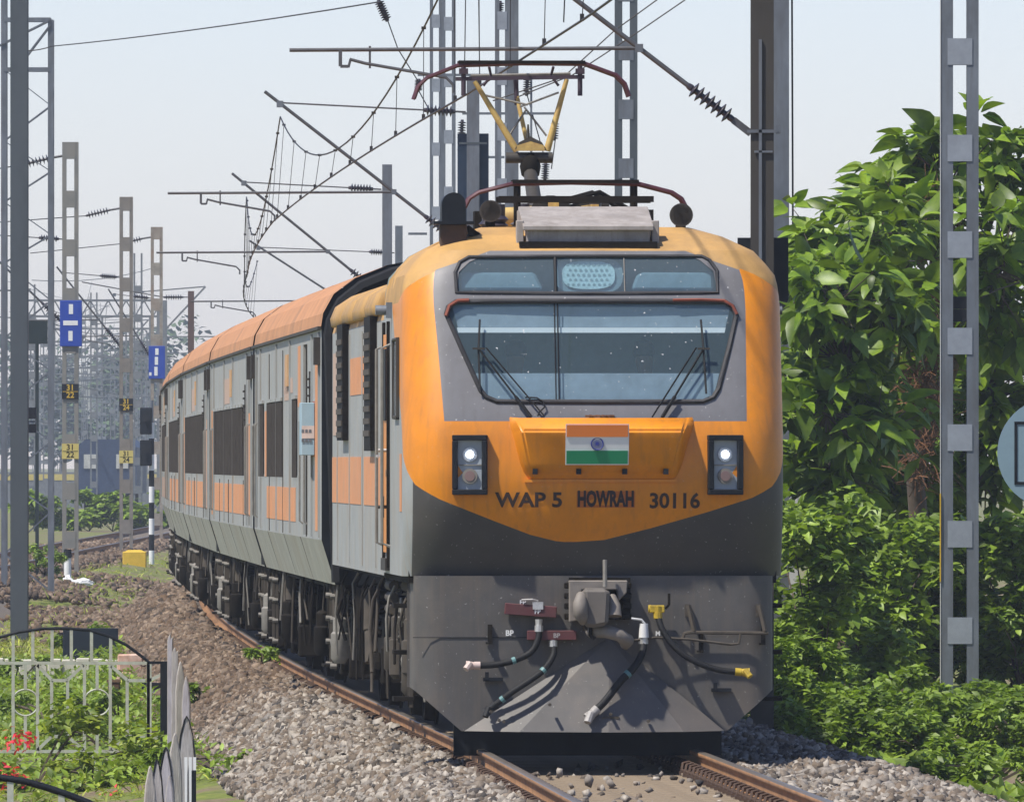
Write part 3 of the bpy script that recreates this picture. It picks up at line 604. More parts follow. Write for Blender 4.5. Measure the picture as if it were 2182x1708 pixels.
# nose hood with the flag
zt, zb, zm = lz_(890), lz_(1020), lz_(955)
def hoody(a, z): return front_y(a, z)
ht = [(lx_(1078), zt), (lx_(1485), zt)]; hb = [(lx_(1122), zb), (lx_(1441), zb)]
HP = [  # x, y, z rows from top to bottom: back edge, front crest, front low, bottom
    [(lx_(1078), hoody(-.7, zt)+.05, zt+.012), (lx_(1100), hoody(-.6, zt)-.06, zt), (lx_(1465), hoody(.7, zt)-.06, zt), (lx_(1485), hoody(.8, zt)+.05, zt+.012)],
    [(lx_(1083), hoody(-.7, zt), zt-.03), (lx_(1104), hoody(-.6, zt)-.12, zt-.03), (lx_(1462), hoody(.7, zt)-.12, zt-.03), (lx_(1482), hoody(.8, zt), zt-.03)],
    [(lx_(1091), hoody(-.7, zt-.1), zt-.12), (lx_(1110), hoody(-.6, zt-.1)-.21, zt-.10), (lx_(1455), hoody(.7, zt-.1)-.21, zt-.10), (lx_(1474), hoody(.7, zt-.1), zt-.12)],
    [(lx_(1108), hoody(-.6, zb+.1), zb+.13), (lx_(1124), hoody(-.6, zb+.1)-.115, zb+.13), (lx_(1438), hoody(.6, zb+.1)-.115, zb+.13), (lx_(1455), hoody(.7, zb+.1), zb+.13)],
    [(lx_(1116), hoody(-.6, zb), zb+.05), (lx_(1130), hoody(-.6, zb)-.075, zb+.05), (lx_(1432), hoody(.6, zb)-.075, zb+.05), (lx_(1447), hoody(.7, zb), zb+.05)],
    [(lx_(1122), hoody(-.6, zb)+.01, zb), (lx_(1134), hoody(-.6, zb)-.02, zb), (lx_(1428), hoody(.6, zb)-.02, zb), (lx_(1441), hoody(.7, zb)+.01, zb)]]
b = MB()
for r0, r1 in zip(HP, HP[1:]):
    for j in range(3): b.add([r0[j], r0[j+1], r1[j+1], r1[j]], [(0, 1, 2, 3)])
hood = b.build('nose_hood', ORANGE, loco)
bm = bmesh.new(); bm.from_mesh(hood.data); bmesh.ops.remove_doubles(bm, verts=bm.verts, dist=1e-4); bmesh.ops.recalc_face_normals(bm, faces=bm.faces)
bmesh.ops.bevel(bm, geom=[e for e in bm.edges if len(e.link_faces) == 2 and e.calc_face_angle(0) > .3], offset=.02, segments=3, affect='EDGES'); bm.to_mesh(hood.data); bm.free(); smooth(hood.data, 60)
q = MB(); q.box((lx_(1281), front_y(0, zb)-.005, zb-.015), (1.25, .02, .022)); q.build('hood_flange', ORANGE, hood)
for p in (1139, 1232, 1330, 1418):
    q = MB(); q.box((lx_(p), front_y(0, zb)-.075, zb+.06), (.04, .05, .045)); q.build('vent_slot', BLACKPAINT, hood)
# hood face plane helper between row 2 (zt-.12) and row 3 (zb+.13)
hz1, hz2 = zt-.10, zb+.13; hy1, hy2 = HP[2][1][1], HP[3][1][1]
def hface(z, off=0.006): t = (hz1-z)/(hz1-hz2); return hy1+(hy2-hy1)*t-off-(0.0 if 0 <= t <= 1 else 0)
fx0, fx1, fz0, fz1 = lx_(1203), lx_(1338), lz_(990), lz_(903)
flag = empty('flag_plate', (0, 0, 0), 0, loco)
def fy(z): # the plate hangs straight, a little proud of the hood
    return hface(min(z, hz1), .014)-(max(0, z-hz1)*.2)
def plate(name, x0, x1, z0, z1, m, off): q = MB(); q.add([(x0, fy(z0)-off, z0), (x1, fy(z0)-off, z0), (x1, fy(z1)-off, z1), (x0, fy(z1)-off, z1), (x0, fy(z0)-off+.008, z0), (x1, fy(z0)-off+.008, z0), (x1, fy(z1)-off+.008, z1), (x0, fy(z1)-off+.008, z1)], [(0, 1, 2, 3), (7, 6, 5, 4), (0, 4, 5, 1), (2, 6, 7, 3), (1, 5, 6, 2), (3, 7, 4, 0)]); return q.build(name, m, flag)
plate('white_plate', fx0, fx1, fz0, fz1, WHITE, 0)
bw = .008; h3 = (fz1-fz0-2*bw)/3
plate('saffron_band', fx0+bw, fx1-bw, fz1-bw-h3*.92, fz1-bw, SAFFRON, .005); plate('green_band', fx0+bw, fx1-bw, fz0+bw, fz0+bw+h3*1.02, FLAGGREEN, .005)
wcx, wcz = (fx0+fx1)/2, (fz0+fz1)/2+.004; ch = MB()
ring = [(wcx+.048*math.cos(t), fy(wcz)-.006, wcz+.048*math.sin(t)) for t in np.linspace(0, 2*math.pi, 25)]; ch.tube(ring, .0055, 5)
for k in range(24):
    t = k*math.pi/12; ch.bar((wcx, fy(wcz)-.007, wcz), (wcx+.045*math.cos(t), fy(wcz)-.007, wcz+.045*math.sin(t)), .0022)
ch.cyl((wcx, fy(wcz)-.004, wcz), (wcx, fy(wcz)-.010, wcz), .011, n=10); ch.build('wheel_emblem', NAVY, flag)
q = MB()
for k in range(14): q.box((lx_(1250+k*4.4), front_y(0, zt)-.02+random.uniform(-.01, .01), zt+.015), (.02, .03, .012+random.uniform(0, .010)))
q.build('hinge_bracket', mat('rusty_hinge', (.2, .09, .04), .9, var=.4), hood)

# running number and shed name
def nose(cx, cz): return lambda a, b: (cx+a, front_y(cx+a, cz+b)-.006, cz+b)
lettering('lettering', 'WAP 5', .165, TEXTBROWN, loco, nose(lx_(1128), lz_(1066)), .0045, 1.10)
lettering('lettering', 'HOWRAH', .172, mat('shed_name_paint', (.022, .010, .012), .6), loco, nose(lx_(1291), lz_(1064)), .008, .585)
lettering('lettering', '30116', .170, TEXTBROWN, loco, nose(lx_(1438), lz_(1068)), .0045, .98)
q = MB(); x0, x1, z0, z1 = lx_(1229), lx_(1354), lz_(1081), lz_(1046)
q.add([(x0, front_y(x0, z0)-.0025, z0), (x1, front_y(x1, z0)-.0025, z0), (x1, front_y(x1, z1)-.0025, z1), (x0, front_y(x0, z1)-.0025, z1)], [(0, 1, 2, 3)]); q.build('repainted_patch', mat('repainted_orange', (.46, .12, .012), .5, var=.06), loco)

# wipers
def wiper(p_piv, p_piv2, p_mid, p_top, p_bot, sg):
    w_ = empty('wiper', (0, 0, 0), 0, loco)
    def on(p, off): x, z = lx_(p[0]), lz_(p[1]); return Vector((x, front_y(x, z)-off, z))
    q = MB(); q.bar(on(p_piv, .05), on(p_mid, .07), .016, .012); q.build('arm', BLACK, w_)
    q = MB(); q.bar(on(p_piv2, .05), on((p_mid[0]+sg*16, p_mid[1]-2), .07), .012, .010); q.build('arm', BLACK, w_)
    q = MB(); q.tube([on(p_top, .035), on(p_mid, .05), on(p_bot, .035)], .009, 5); q.build('blade', BLACK, w_)
    q = MB(); q.bar(on((p_mid[0]-13, p_mid[1]), .075), on((p_mid[0]+13, p_mid[1]), .075), .018, .016); q.build('pivot_link', GALVDARK, w_)
    q = MB(); q.bar(on(p_piv, .045), on((p_piv[0]*.7+p_mid[0]*.3, p_piv[1]*.7+p_mid[1]*.3), .06), .032, .02); q.build('arm_base', BLACK, w_)
wiper((1132, 888), (1160, 886), (1022, 742), (1026, 680), (1024, 836), 1)
wiper((1412, 888), (1390, 888), (1503, 742), (1499, 680), (1507, 838), -1)
q = MB(); q.tube([(lx_(p), front_y(lx_(p), lz_(y))-.03, lz_(y)) for p, y in ((1120, 846), (1145, 847), (1158, 855), (1162, 866), (1150, 878), (1146, 886))], .007, 5); q.build('washer_hose', BLACK, loco)

# ---- front skirt and plough
FY = .22
b = MB(); sk = [(-1.50, FY+.6), (-1.48, FY+.17), (-1.42, FY+.05), (-1.30, FY), (0, FY-.01), (1.30, FY), (1.42, FY+.05), (1.46, FY+.17), (1.47, FY+.6)]
zlo = [.50, .50, .46, .41, .17, .41, .46, .50, .50]
def skz(x): return .17 if abs(x) < 1.08 else lerp(.17, .52, (abs(x)-1.08)/.40)
xs_ = [-1.50, -1.48, -1.45, -1.40, -1.33, -1.25, -1.08, -.6, 0, .6, 1.08, 1.25, 1.33, 1.40, 1.44, 1.46, 1.47]
def sky_(x):
    a = abs(x)
    return FY if a < 1.25 else (FY+.20*(1-math.sqrt(max(0, 1-((a-1.25)/.22)**2))) if a < 1.47 else FY+.6)
V = []; nlev = 5
for x in xs_:
    for j in range(nlev): zz = lerp(skz(x), 1.43, j/(nlev-1)); V.append((x, sky_(x), zz))
b.add(V, [(i*nlev+j, (i+1)*nlev+j, (i+1)*nlev+j+1, i*nlev+j+1) for i in range(len(xs_)-1) for j in range(nlev-1)])
b.build('front_skirt', SKIRTF, loco, sm=50)
b = MB(); ap = (.12, FY-.004, .93); bl, bc, br = (-1.06, FY-.05, .172), (.10, FY-.34, .165), (1.06, FY-.05, .172); bl2 = (-.62, FY-.26, .168); br2 = (.72, FY-.26, .168)
b.add([ap, bl, bl2, bc, br2, br, (-1.06, FY+.02, .17), (1.06, FY+.02, .17)], [(0, 1, 2), (0, 2, 3), (0, 3, 4), (0, 4, 5), (1, 6, 7, 5, 4, 3, 2)]); b.build('plough', mat('plough_worn_paint', (.095, .088, .082), .6, var=.2, scale=2.5, dirt=.5, dirtcol=(.17, .125, .09), dscale=1.3, specks=.3), loco)
q = MB(); q.box((-.85, FY-.004, lz_(1358)), (1.25, .006, .006)); q.build('skirt_seam', BLACK, loco)
q = MB(); q.box((0, FY+1.1, .15), (2.2, .05, .40)); q.build('underside_shade_sheet', BLACKPAINT, loco)  # black sheet added to stand for the shade under the locomotive front

# coupler
cp = empty('coupler', (0, 0, 0), 0, loco); cx = lx_(1275)
q = MB(); q.box((cx+.02, FY-.02, lz_(1275)), (.50, .05, .34)); q.build('backing_plate', UNDER, cp)
for sx, px in ((-1, 1211), (1, 1340)):
    for k in range(4): q = MB(); q.box((lx_(px)+sx*-.01, FY-.07, lz_(1247+k*22)), (.075, .08, .05)); q.build('bolster_block', UNDER, cp, bevel=.008)
q = MB(); q.prism([(lx_(1213), lz_(1236)), (lx_(1338), lz_(1236)), (lx_(1336), lz_(1262)), (lx_(1318), lz_(1280)), (lx_(1316), lz_(1256)), (lx_(1240), lz_(1256)), (lx_(1238), lz_(1320)), (lx_(1213), lz_(1325))], lambda a, b: (a, FY-.20, b), lambda a, b: (a, FY-.04, b)); q.build('striker_casting', mat('coupler_steel', (.20, .175, .15), .65, var=.3, dirt=.4), cp, bevel=.008)
q = MB(); q.prism([(lx_(1240), lz_(1252)), (lx_(1290), lz_(1252)), (lx_(1296), lz_(1262)), (lx_(1292), lz_(1330)), (lx_(1262), lz_(1336)), (lx_(1240), lz_(1334))], lambda a, b: (a, FY-.52, b), lambda a, b: (a, FY-.10, b)); q.build('coupler_head', mat('coupler_head_steel', (.13, .115, .10), .7, var=.3, dirt=.5), cp, bevel=.03)
q = MB(); q.tube([(lx_(1236), FY-.46, lz_(1268)), (lx_(1232), FY-.54, lz_(1285)), (lx_(1233), FY-.54, lz_(1308)), (lx_(1240), FY-.46, lz_(1322))], [.045, .06, .06, .04], 10); q.build('knuckle', MATS['coupler_steel'], cp, sm=60)
q = MB(); q.tube([(lx_(1302), FY-.34, lz_(1270)), (lx_(1306), FY-.40, lz_(1290)), (lx_(1306), FY-.42, lz_(1312))], [.035, .055, .065], 10); q.build('guard_arm', MATS['coupler_steel'], cp, sm=60)
q = MB(); q.cyl((lx_(1288), FY-.30, lz_(1250)), (lx_(1288), FY-.28, lz_(1192)), .018, n=8); q.build('lifting_pin', PALEPIPE, cp)
q = MB(); q.tube([(lx_(1258), FY-.22, lz_(1345)), (lx_(1290), FY-.40, lz_(1344)), (lx_(1318), FY-.42, lz_(1352)), (lx_(1334), FY-.36, lz_(1364)), (lx_(1332), FY-.25, lz_(1372))], [.05, .055, .052, .06, .045], 10); q.build('screw_link', MATS['coupler_steel'], cp, sm=60)
q = MB(); q.tube([(lx_(1258), FY-.30, lz_(1336)), (lx_(1256), FY-.34, lz_(1352)), (lx_(1266), FY-.34, lz_(1360))], .016, 6); q.tube([(lx_(1243), FY-.34, lz_(1330)), (lx_(1246), FY-.34, lz_(1342))], .02, 6); q.build('chain', UNDER, cp)
# bracket plates
q = MB(); q.prism([(lx_(1078), lz_(1284)), (lx_(1188), lz_(1292)), (lx_(1186), lz_(1316)), (lx_(1076), lz_(1308))], lambda a, b: (a, FY-.14, b), lambda a, b: (a, FY-.02, b)); pl = q.build('pipe_bracket', MAROON, loco, bevel=.005)
lettering('lettering', 'FP', .052, WHITE, pl, lambda a, b: (lx_(1146)+a, FY-.144, lz_(1303)+b), .001); lettering('lettering', 'FP', .052, WHITE, pl, lambda a, b: (lx_(1116)+a, FY-.006, lz_(1287)+b+.012), .001)
q = MB(); q.box(((lx_(1124)+lx_(1230))/2, FY-.07, lz_(1353)), (.40, .12, .078)); pl2 = q.build('pipe_bracket', MAROON, loco, bevel=.005)
lettering('lettering', 'BP', .052, mat('faded_letter_paint', (.35, .33, .33), .7), pl2, lambda a, b: (lx_(1187)+a, FY-.134, lz_(1354)+b), .001)
lettering('lettering', 'BP', .062, WHITE, loco, lambda a, b: (lx_(1088)+a, FY-.006, lz_(1349)+b), .002); lettering('lettering', 'M', .05, WHITE, loco, lambda a, b: (lx_(1405)+a, FY-.006, lz_(1350)+b), .002)
# hoses: (pixel path, depth, valve colour)
def hose(name, path, valve, endm, clips, vz, r=.026):
    h = empty(name, (0, 0, 0), 0, loco); ps = [Vector((lx_(a), FY-y, lz_(b_))) for a, b_, y in path]
    fine = []
    for i in range(len(ps)-1):
        p0, p1, p2, p3 = ps[max(i-1, 0)], ps[i], ps[i+1], ps[min(i+2, len(ps)-1)]
        for t in np.linspace(0, 1, 5, endpoint=False): fine.append(0.5*((2*p1)+(p2-p0)*t+(2*p0-5*p1+4*p2-p3)*t*t+(3*p1-p0-3*p2+p3)*t**3))
    fine.append(ps[-1]); q = MB(); q.tube(fine, r, 8); q.build('rubber_hose', BLACK, h, sm=60)
    for c in clips:
        i = int(c*(len(fine)-2)); q = MB(); q.cyl(fine[i], fine[i]+(fine[i+1]-fine[i]).normalized()*.03, r*1.12, n=10); q.build('hose_clip', RINGTEAL, h)
    d = (fine[-1]-fine[-2]).normalized(); q = MB(); q.cyl(fine[-1]-d*.02, fine[-1]+d*.03, r*1.25, n=10); q.cyl(fine[-1]+d*.03, fine[-1]+d*.095, r*1.1, r*1.55, 10); q.cyl(fine[-1]+d*.06+Vector((0, -.02, .02)), fine[-1]+d*.10+Vector((0, -.05, -.03)), r*1.0, n=8); q.build('coupling_head', endm, h, sm=40)
    vx, vy, vzz = ps[0]; q = MB(); q.cyl((vx, vy, vzz+.08), (vx, vy, vzz-.01), r*1.15, r*.95, 8); q.cyl((vx, vy, vzz+.03), (vx, vy, vzz-.02), r*1.35, n=10); q.build('hose_nipple', valve if valve == LEMON else SILVER, h)
    return h, ps[0]
h, p = hose('feed_pipe_hose', [(1149, 1340, .14), (1147, 1362, .16), (1130, 1390, .18), (1090, 1408, .2), (1050, 1416, .2), (1018, 1417, .2)], SILVER, mat('pinkish_fitting', (.55, .43, .38), .6, var=.2), (.62,), 0)
q = MB(); q.box((lx_(1147), FY-.12, lz_(1290)), (.085, .06, .06)); q.tube([(lx_(1147), FY-.13, lz_(1280)), (lx_(1135), FY-.15, lz_(1277)), (lx_(1112), FY-.15, lz_(1278))], .009, 6); q.build('stop_cock', SILVER, h)
h, p = hose('brake_pipe_hose', [(1180, 1372, .1), (1180, 1395, .14), (1160, 1425, .2), (1130, 1448, .22), (1090, 1474, .22), (1054, 1502, .2)], SILVER, BLACK, (.45, .95), 0)
h, p = hose('brake_pipe_hose', [(1372, 1366, .12), (1370, 1388, .16), (1352, 1420, .22), (1320, 1452, .26), (1290, 1490, .3), (1268, 1512, .32)], SILVER, mat('worn_iron_fitting', (.32, .30, .28), .6, var=.3, scale=20), (.5,), 0, .031)
q = MB(); q.cyl((lx_(1373), FY-.13, lz_(1358)), (lx_(1373), FY-.13, lz_(1328)), .042, .036, 12); q.tube([(lx_(1375), FY-.13, lz_(1328)), (lx_(1368), FY-.15, lz_(1320)), (lx_(1346), FY-.16, lz_(1317))], .010, 6); q.build('stop_cock', WHITE, h, sm=50)
h, p = hose('main_pipe_hose', [(1404, 1312, .12), (1412, 1340, .16), (1440, 1380, .2), (1480, 1408, .22), (1530, 1426, .22), (1572, 1431, .22)], LEMON, LEMON, (), 0)
q = MB(); q.box((lx_(1402), FY-.10, lz_(1297)), (.12, .07, .06)); q.cyl((lx_(1383), FY-.10, lz_(1297)), (lx_(1390), FY-.10, lz_(1297)), .035, n=10); q.cyl((lx_(1402), FY-.1, lz_(1300)), (lx_(1403), FY-.12, lz_(1318)), .038, .034, 10); q.build('stop_cock', LEMON, h, bevel=.006)
q = MB(); q.tube([(lx_(1420), FY-.10, lz_(1296)), (lx_(1427), FY-.13, lz_(1288)), (lx_(1427), FY-.13, lz_(1264))], .011, 6); q.build('cock_handle', UNDER, h)
# uncoupling rod and brackets on the right of the skirt
q = MB(); q.tube([(lx_(1338), FY-.16, lz_(1366)), (lx_(1400), FY-.12, lz_(1358)), (lx_(1470), FY-.10, lz_(1362)), (lx_(1560), FY-.09, lz_(1373)), (lx_(1577), FY-.09, lz_(1371)), (lx_(1581), FY-.09, lz_(1350))], .011, 6); q.build('uncoupling_rod', DUSTY, loco)
q = MB(); q.tube([(lx_(1457), FY-.07, lz_(1362)), (lx_(1461), FY-.07, lz_(1349)), (lx_(1474), FY-.07, lz_(1347)), (lx_(1640), FY-.07, lz_(1349))], .014, 6); q.build('uncoupling_shaft', DUSTY, loco)
for a in (1470, 1622):
    q = MB(); q.bar((lx_(a), FY-.03, lz_(1290)), (lx_(a+12), FY-.07, lz_(1345)), .03, .03); q.box((lx_(a-2), FY-.015, lz_(1300)), (.04, .03, .10)); q.build('shaft_bracket', DUSTY, loco)
for a, y_ in ((1046, 1350), (1497, 1368), (1630, 1352)):
    q = MB(); q.box((lx_(a), FY-.02, lz_(y_)), (.036, .03, .15)); q.box((lx_(a)-.01, FY-.05, lz_(y_)-.075), (.05, .08, .016)); q.build('hose_hook', UNDER, loco)
for a, y_ in ((1052, 1447), (1540, 1470)):
    q = MB(); q.box((lx_(a), FY-.05, lz_(y_)), (.16, .08, .03)); q.box((lx_(a)-.05, FY-.07, lz_(y_)+.03), (.03, .05, .06)); q.build('dummy_bracket', BLACKPAINT, loco)
q = MB()
for a, y_ in ((1045, 1515), (1062, 1533), (1072, 1536), (1170, 1500), (1300, 1520), (1380, 1535)): q.cyl((lx_(a), FY-.28, lz_(y_)), (lx_(a), FY-.36, lz_(y_)), .014, n=6)
q.box((lx_(1300), FY-.26, lz_(1528)), (.14, .06, .02)); q.build('plough_bolts', DUSTY, loco)

# ---- locomotive roof
def at(px, py, ly):
    """pixel at local depth ly of the locomotive -> local point (x, ly, z)"""
    d = LOCD+ly; wx = (px-CX)*d/F; cxw = tx(LOCD)-0.045*ly
    return Vector((wx-cxw, ly, CAMH-(py-HZ)*d/F))
ac = empty('air_conditioner', (0, 0, 0), 0, loco)
a0, a1 = at(1122, 520, .74), at(1385, 520, .74); t0 = at(1122, 443, 1.6); m0 = at(1122, 486, .74)
q = MB(); q.prism([(.76, a0.z), (.74, m0.z), (1.6, t0.z), (2.5, t0.z), (2.5, a0.z)], lambda a, b: (a0.x, a, b), lambda a, b: (a1.x, a, b)); q.build('housing', DIRTYWHITE, ac, bevel=.012)
q = MB(); q.prism([(.70, m0.z+.02), (1.6, t0.z+.012), (1.6, t0.z-.02), (.70, m0.z-.02)], lambda a, b: (a0.x-.03, a, b), lambda a, b: (a1.x+.03, a, b)); q.build('lid', DIRTYWHITE, ac, bevel=.006)
q = MB(); q.box(((a0.x+a1.x)/2, 1.2, a0.z-.005), (a1.x-a0.x+.12, 1.0, .05)); q.build('base_frame', UNDER, ac)
for xx in (a0.x-.05, a1.x+.05): q = MB(); q.box((xx, .88, (a0.z+m0.z)/2+.02), (.06, .12, .22)); q.build('end_bracket', DIRTYWHITE, ac, bevel=.006)
# flasher lamp on the left of the roof
fl = empty('flasher_lamp', (0, 0, 0), 0, loco); f0, f1 = at(938, 545, .95), at(995, 478, .95)
q = MB(); q.box(((f0.x+f1.x)/2, 1.05, (f0.z+f1.z)/2), (f1.x-f0.x, .22, f1.z-f0.z)); q.build('post_box', mat('rusty_black', (.045, .028, .02), .8, var=.5, scale=3, dirt=.5, dirtcol=(.10, .05, .025)), fl, bevel=.008)
q = MB(); q.box(((f0.x+f1.x)/2, 1.05, f1.z+.012), (.33, .34, .024)); q.build('flange', BLACKPAINT, fl)
cxf = (f0.x+f1.x)/2; rr = .098; zz0 = f1.z+.024; zz1 = at(0, 436, .95).z
arch = [(cxf-rr, zz0), (cxf+rr, zz0)]+[(cxf+rr*math.cos(t), zz1+rr*math.sin(t)) for t in np.linspace(0, math.pi, 12)]
q = MB(); q.prism(arch, lambda a, b: (a, .90, b), lambda a, b: (a, 1.20, b)); q.build('hooded_lamp', BLACKPAINT, fl, sm=30)
q = MB()
for k in range(6): q.bar((f1.x+.01, 1.0, f0.z+.18+.012*k), (f1.x+.10+.015*k, 1.05+.02*k, f0.z+.15-.006*k), .02, .02)
q.build('cable_clamp', UNDER, fl)
# horns
for nm, px, py, rad, m, ly in (('horn', 1045, 450, .088, UNDER, 1.9), ('horn', 1452, 458, .094, mat('horn_grey', (.06, .065, .065), .5), 1.5)):
    c = at(px, py, ly); h = empty('horn', (0, 0, 0), 0, loco)
    q = MB(); q.lathe([(rad, 0), (rad*.98, .02), (rad*.62, .12), (rad*.35, .22), (rad*.30, .42)], Matrix.Translation(c) @ Matrix.Rotation(R(-90), 4, 'X'), 20); q.build('bell', m, h, sm=50)
    q = MB(); q.lathe([(rad*1.03, -.012), (rad*1.03, .012), (rad*.9, .012), (rad*.9, -.012)], Matrix.Translation(c) @ Matrix.Rotation(R(-90), 4, 'X'), 20); q.build('rim', GALVDARK, h, sm=30)
    q = MB(); q.cyl(c+Vector((0, .001, 0)), c+Vector((0, -.004, 0)), rad*.62, n=16); q.build('throat', BLACKPAINT, h)
    q = MB(); q.box((c.x, ly+.1, c.z-.13), (.08, .12, .10)); q.box((c.x, ly+.08, c.z-.175), (.17, .24, .04)); q.build('bracket', UNDER, h, bevel=.006)
c = at(1066, 517, 1.0); q = MB(); q.box((c.x, 1.0, c.z), (.17, .12, .06)); q.build('roof_vent', BLACKPAINT, loco)

# pantograph, folded (front) and raised (rear)
def panto_horns(parent, z, xl, xr, y, drop, m, tilt=0.0):
    for k, yy in enumerate((y-.13, y+.13)):
        q = MB(); q.tube([(xl-.40, yy, z-drop-tilt), (xl-.36, yy, z-drop*.62-tilt), (xl-.28, yy, z-drop*.36-tilt), (xl, yy, z-tilt*.6), (0, yy, z+.012), (xr, yy, z+tilt*.6), (xr+.28, yy, z-drop*.36+tilt), (xr+.36, yy, z-drop*.62+tilt), (xr+.40, yy, z-drop+tilt)], .018, 6); q.build('collector_horn', m, parent, sm=60)
        q = MB(); q.box(((xl+xr)/2, yy, z+.018), (xr-xl, .05, .03)); q.build('carbon_strip', UNDER, parent)
pf = empty('folded_pantograph', (0, 0, 0), 0, loco); zf = at(1217, 392, 4.0).z
panto_horns(pf, zf, -.50, .56, 4.0, .20, PANTORED)
for k, yy in enumerate((3.8, 4.3)):
    q = MB(); q.bar((-.62, yy, zf-.13), (.68, yy, zf-.13), .05, .05); q.build('head_frame', UNDER, pf)
for xx in (-.46, .52):
    q = MB(); q.cyl((xx, 3.9, zf-.35), (xx, 3.9, zf-.02), .03, n=8); q.build('spring_post', UNDER, pf)
q = MB(); q.bar((-.15, 4.0, zf-.2), (.06, 8.5, zf-.18), .09, .09); q.bar((.2, 4.0, zf-.2), (.06, 8.5, zf-.18), .06, .06); q.build('folded_arm', PANTOYEL, pf)
for xx in (-.35, .0, .42):
    for yy in (4.2, 6.0):
        q = MB(); q.lathe([(.07, 0), (.075, .03), (.045, .04), (.075, .07), (.045, .08), (.075, .11), (.045, .13), (.04, .17)], Matrix.Translation((xx, yy, 4.27)), 12); q.build('support_insulator', mat('insulator_grey', (.10, .09, .09), .5) if 'insulator_grey' not in MATS else MATS['insulator_grey'], pf, sm=30)
pr = empty('raised_pantograph', (0, 0, 0), 0, loco); YP = 13.0
zc = at(1113, 138, YP).z
panto_horns(pr, zc, -.58, .56, YP, .30, PANTORED, .012)
q = MB(); q.bar((-.60, YP, zc-.13), (.56, YP, zc-.11), .035, .035); q.build('head_bar', mat('panto_purple_steel', (.05, .03, .045), .6), pr)
q = MB(); q.cyl((-.46, YP+.1, zc-.10), (.44, YP+.1, zc-.08), .014, n=6); q.build('head_tube', PALEPIPE, pr)
for xx in (-.53, .52):
    q = MB(); q.cyl((xx, YP, zc-.28), (xx, YP, zc-.01), .022, n=8); q.box((xx, YP, zc-.06), (.08, .08, .05)); q.build('spring_box', MATS['panto_purple_steel'], pr)
for xx in (-.30, .28): q = MB(); q.tube([(xx, YP, zc-.02), (xx-.02*np.sign(xx), YP+.05, zc-.10), (xx+.05*np.sign(xx), YP+.05, zc-.19)], .013, 6); q.build('suspension_link', MATS['panto_purple_steel'], pr)
kz = at(1130, 322, YP).z; kx = at(1130, 322, YP).x
q = MB(); q.cyl((-.43, YP, zc-.15), (kx-.12, YP, kz), .021, .033, 10); q.build('upper_arm', PANTOYEL, pr, sm=50)
q = MB(); q.cyl((.40, YP, zc-.13), (kx+.15, YP, kz), .021, .033, 10); q.build('upper_arm', PANTOYEL, pr, sm=50)
q = MB(); q.cyl((-.04, YP+.2, zc-.28), (kx-.03, YP+.1, kz+.10), .020, n=8); q.build('thrust_rod', PANTOYEL, pr)
q = MB(); q.cyl((-.05, YP+.2, zc-.12), (-.04, YP+.2, zc-.36), .022, n=8); q.build('thrust_rod_end', MATS['panto_purple_steel'], pr)
for a, b_ in (((-.36, zc-.27), (.05, zc-.36)), ((.33, zc-.25), (-.02, zc-.38)), ((-.13, zc-.66), (.04, zc-.40)), ((.22, zc-.64), (.02, zc-.38))):
    q = MB(); q.cyl((a[0], YP+.03, a[1]), (b_[0], YP+.05, b_[1]), .010, n=5); q.build('cross_stay', PALEPIPE, pr)
q = MB(); q.cyl((kx-.22, YP, kz-.06), (kx+.20, YP, kz-.06), .05, n=10); q.prism([(kx-.14, kz+.02), (kx+.14, kz+.02), (kx+.10, kz+.08), (kx, kz+.13), (kx-.10, kz+.08)], lambda a, b: (a, YP-.05, b), lambda a, b: (a, YP+.05, b)); q.cyl((kx-.02, YP, kz+.1), (kx-.02, YP, kz+.24), .02, .008, 8); q.build('knuckle', GALVDARK, pr, sm=40)
q = MB(); q.prism([(kx-.13, kz-.0), (kx+.13, kz-.0), (kx+.12, kz+.05), (kx, kz+.085), (kx-.12, kz+.05)], lambda a, b: (a, YP-.07, b), lambda a, b: (a, YP-.045, b)); q.build('yellow_guard', PANTOYEL, pr)
q = MB(); q.lathe([(.03, -.26), (.08, -.22), (.095, -.14), (.08, -.06), (.04, -.02)], Matrix.Translation((kx, YP, kz)), 12); q.build('arm_hub', UNDER, pr, sm=50)
q = MB(); q.cyl((kx, YP, kz-.2), (kx-.02, YP-2.3, 4.32), .062, .07, 10); q.build('lower_arm', GALVDARK, pr, sm=50)
q = MB(); q.box((0, YP-2.3, 4.25), (1.3, .3, .08)); q.box((0, YP-1.2, 4.22), (.2, 2.4, .06)); q.build('base_frame', UNDER, pr)
# roof clutter between the pantographs
for k in range(34):
    x = random.uniform(-.75, .72); y = random.uniform(4.7, 9); kind = k % 4; q = MB(); z0 = 4.20
    if kind == 0: q.lathe([(.06, 0), (.08, .03), (.05, .05), (.08, .08), (.05, .10), (.08, .13), (.05, .16), (.05, .26)], Matrix.Translation((x, y, z0+.08)), 10); nm, m = 'roof_insulator', PORC
    elif kind == 1: q.box((x, y, z0+.16), (random.uniform(.12, .35), .3, .3+random.uniform(0, .14))); nm, m = 'roof_box', UNDER
    elif kind == 2: x = min(x, 0.0); q.tube([(x, y, z0), (x, y, z0+.36), (x+.3, y+.2, z0+.44), (x+.55, y+.3, z0+.30)], .02, 6); nm, m = 'busbar', PALEPIPE if k % 8 == 2 else UNDER
    else: x *= .5; q.cyl((x-.18, y, z0+.25), (x+.18, y, z0+.27), .085, n=12); nm, m = 'roof_reservoir', (DIRTYWHITE, UNDER, PANTOYEL)[k % 3]
    q.build(nm, m, loco, sm=40 if kind != 1 else None)
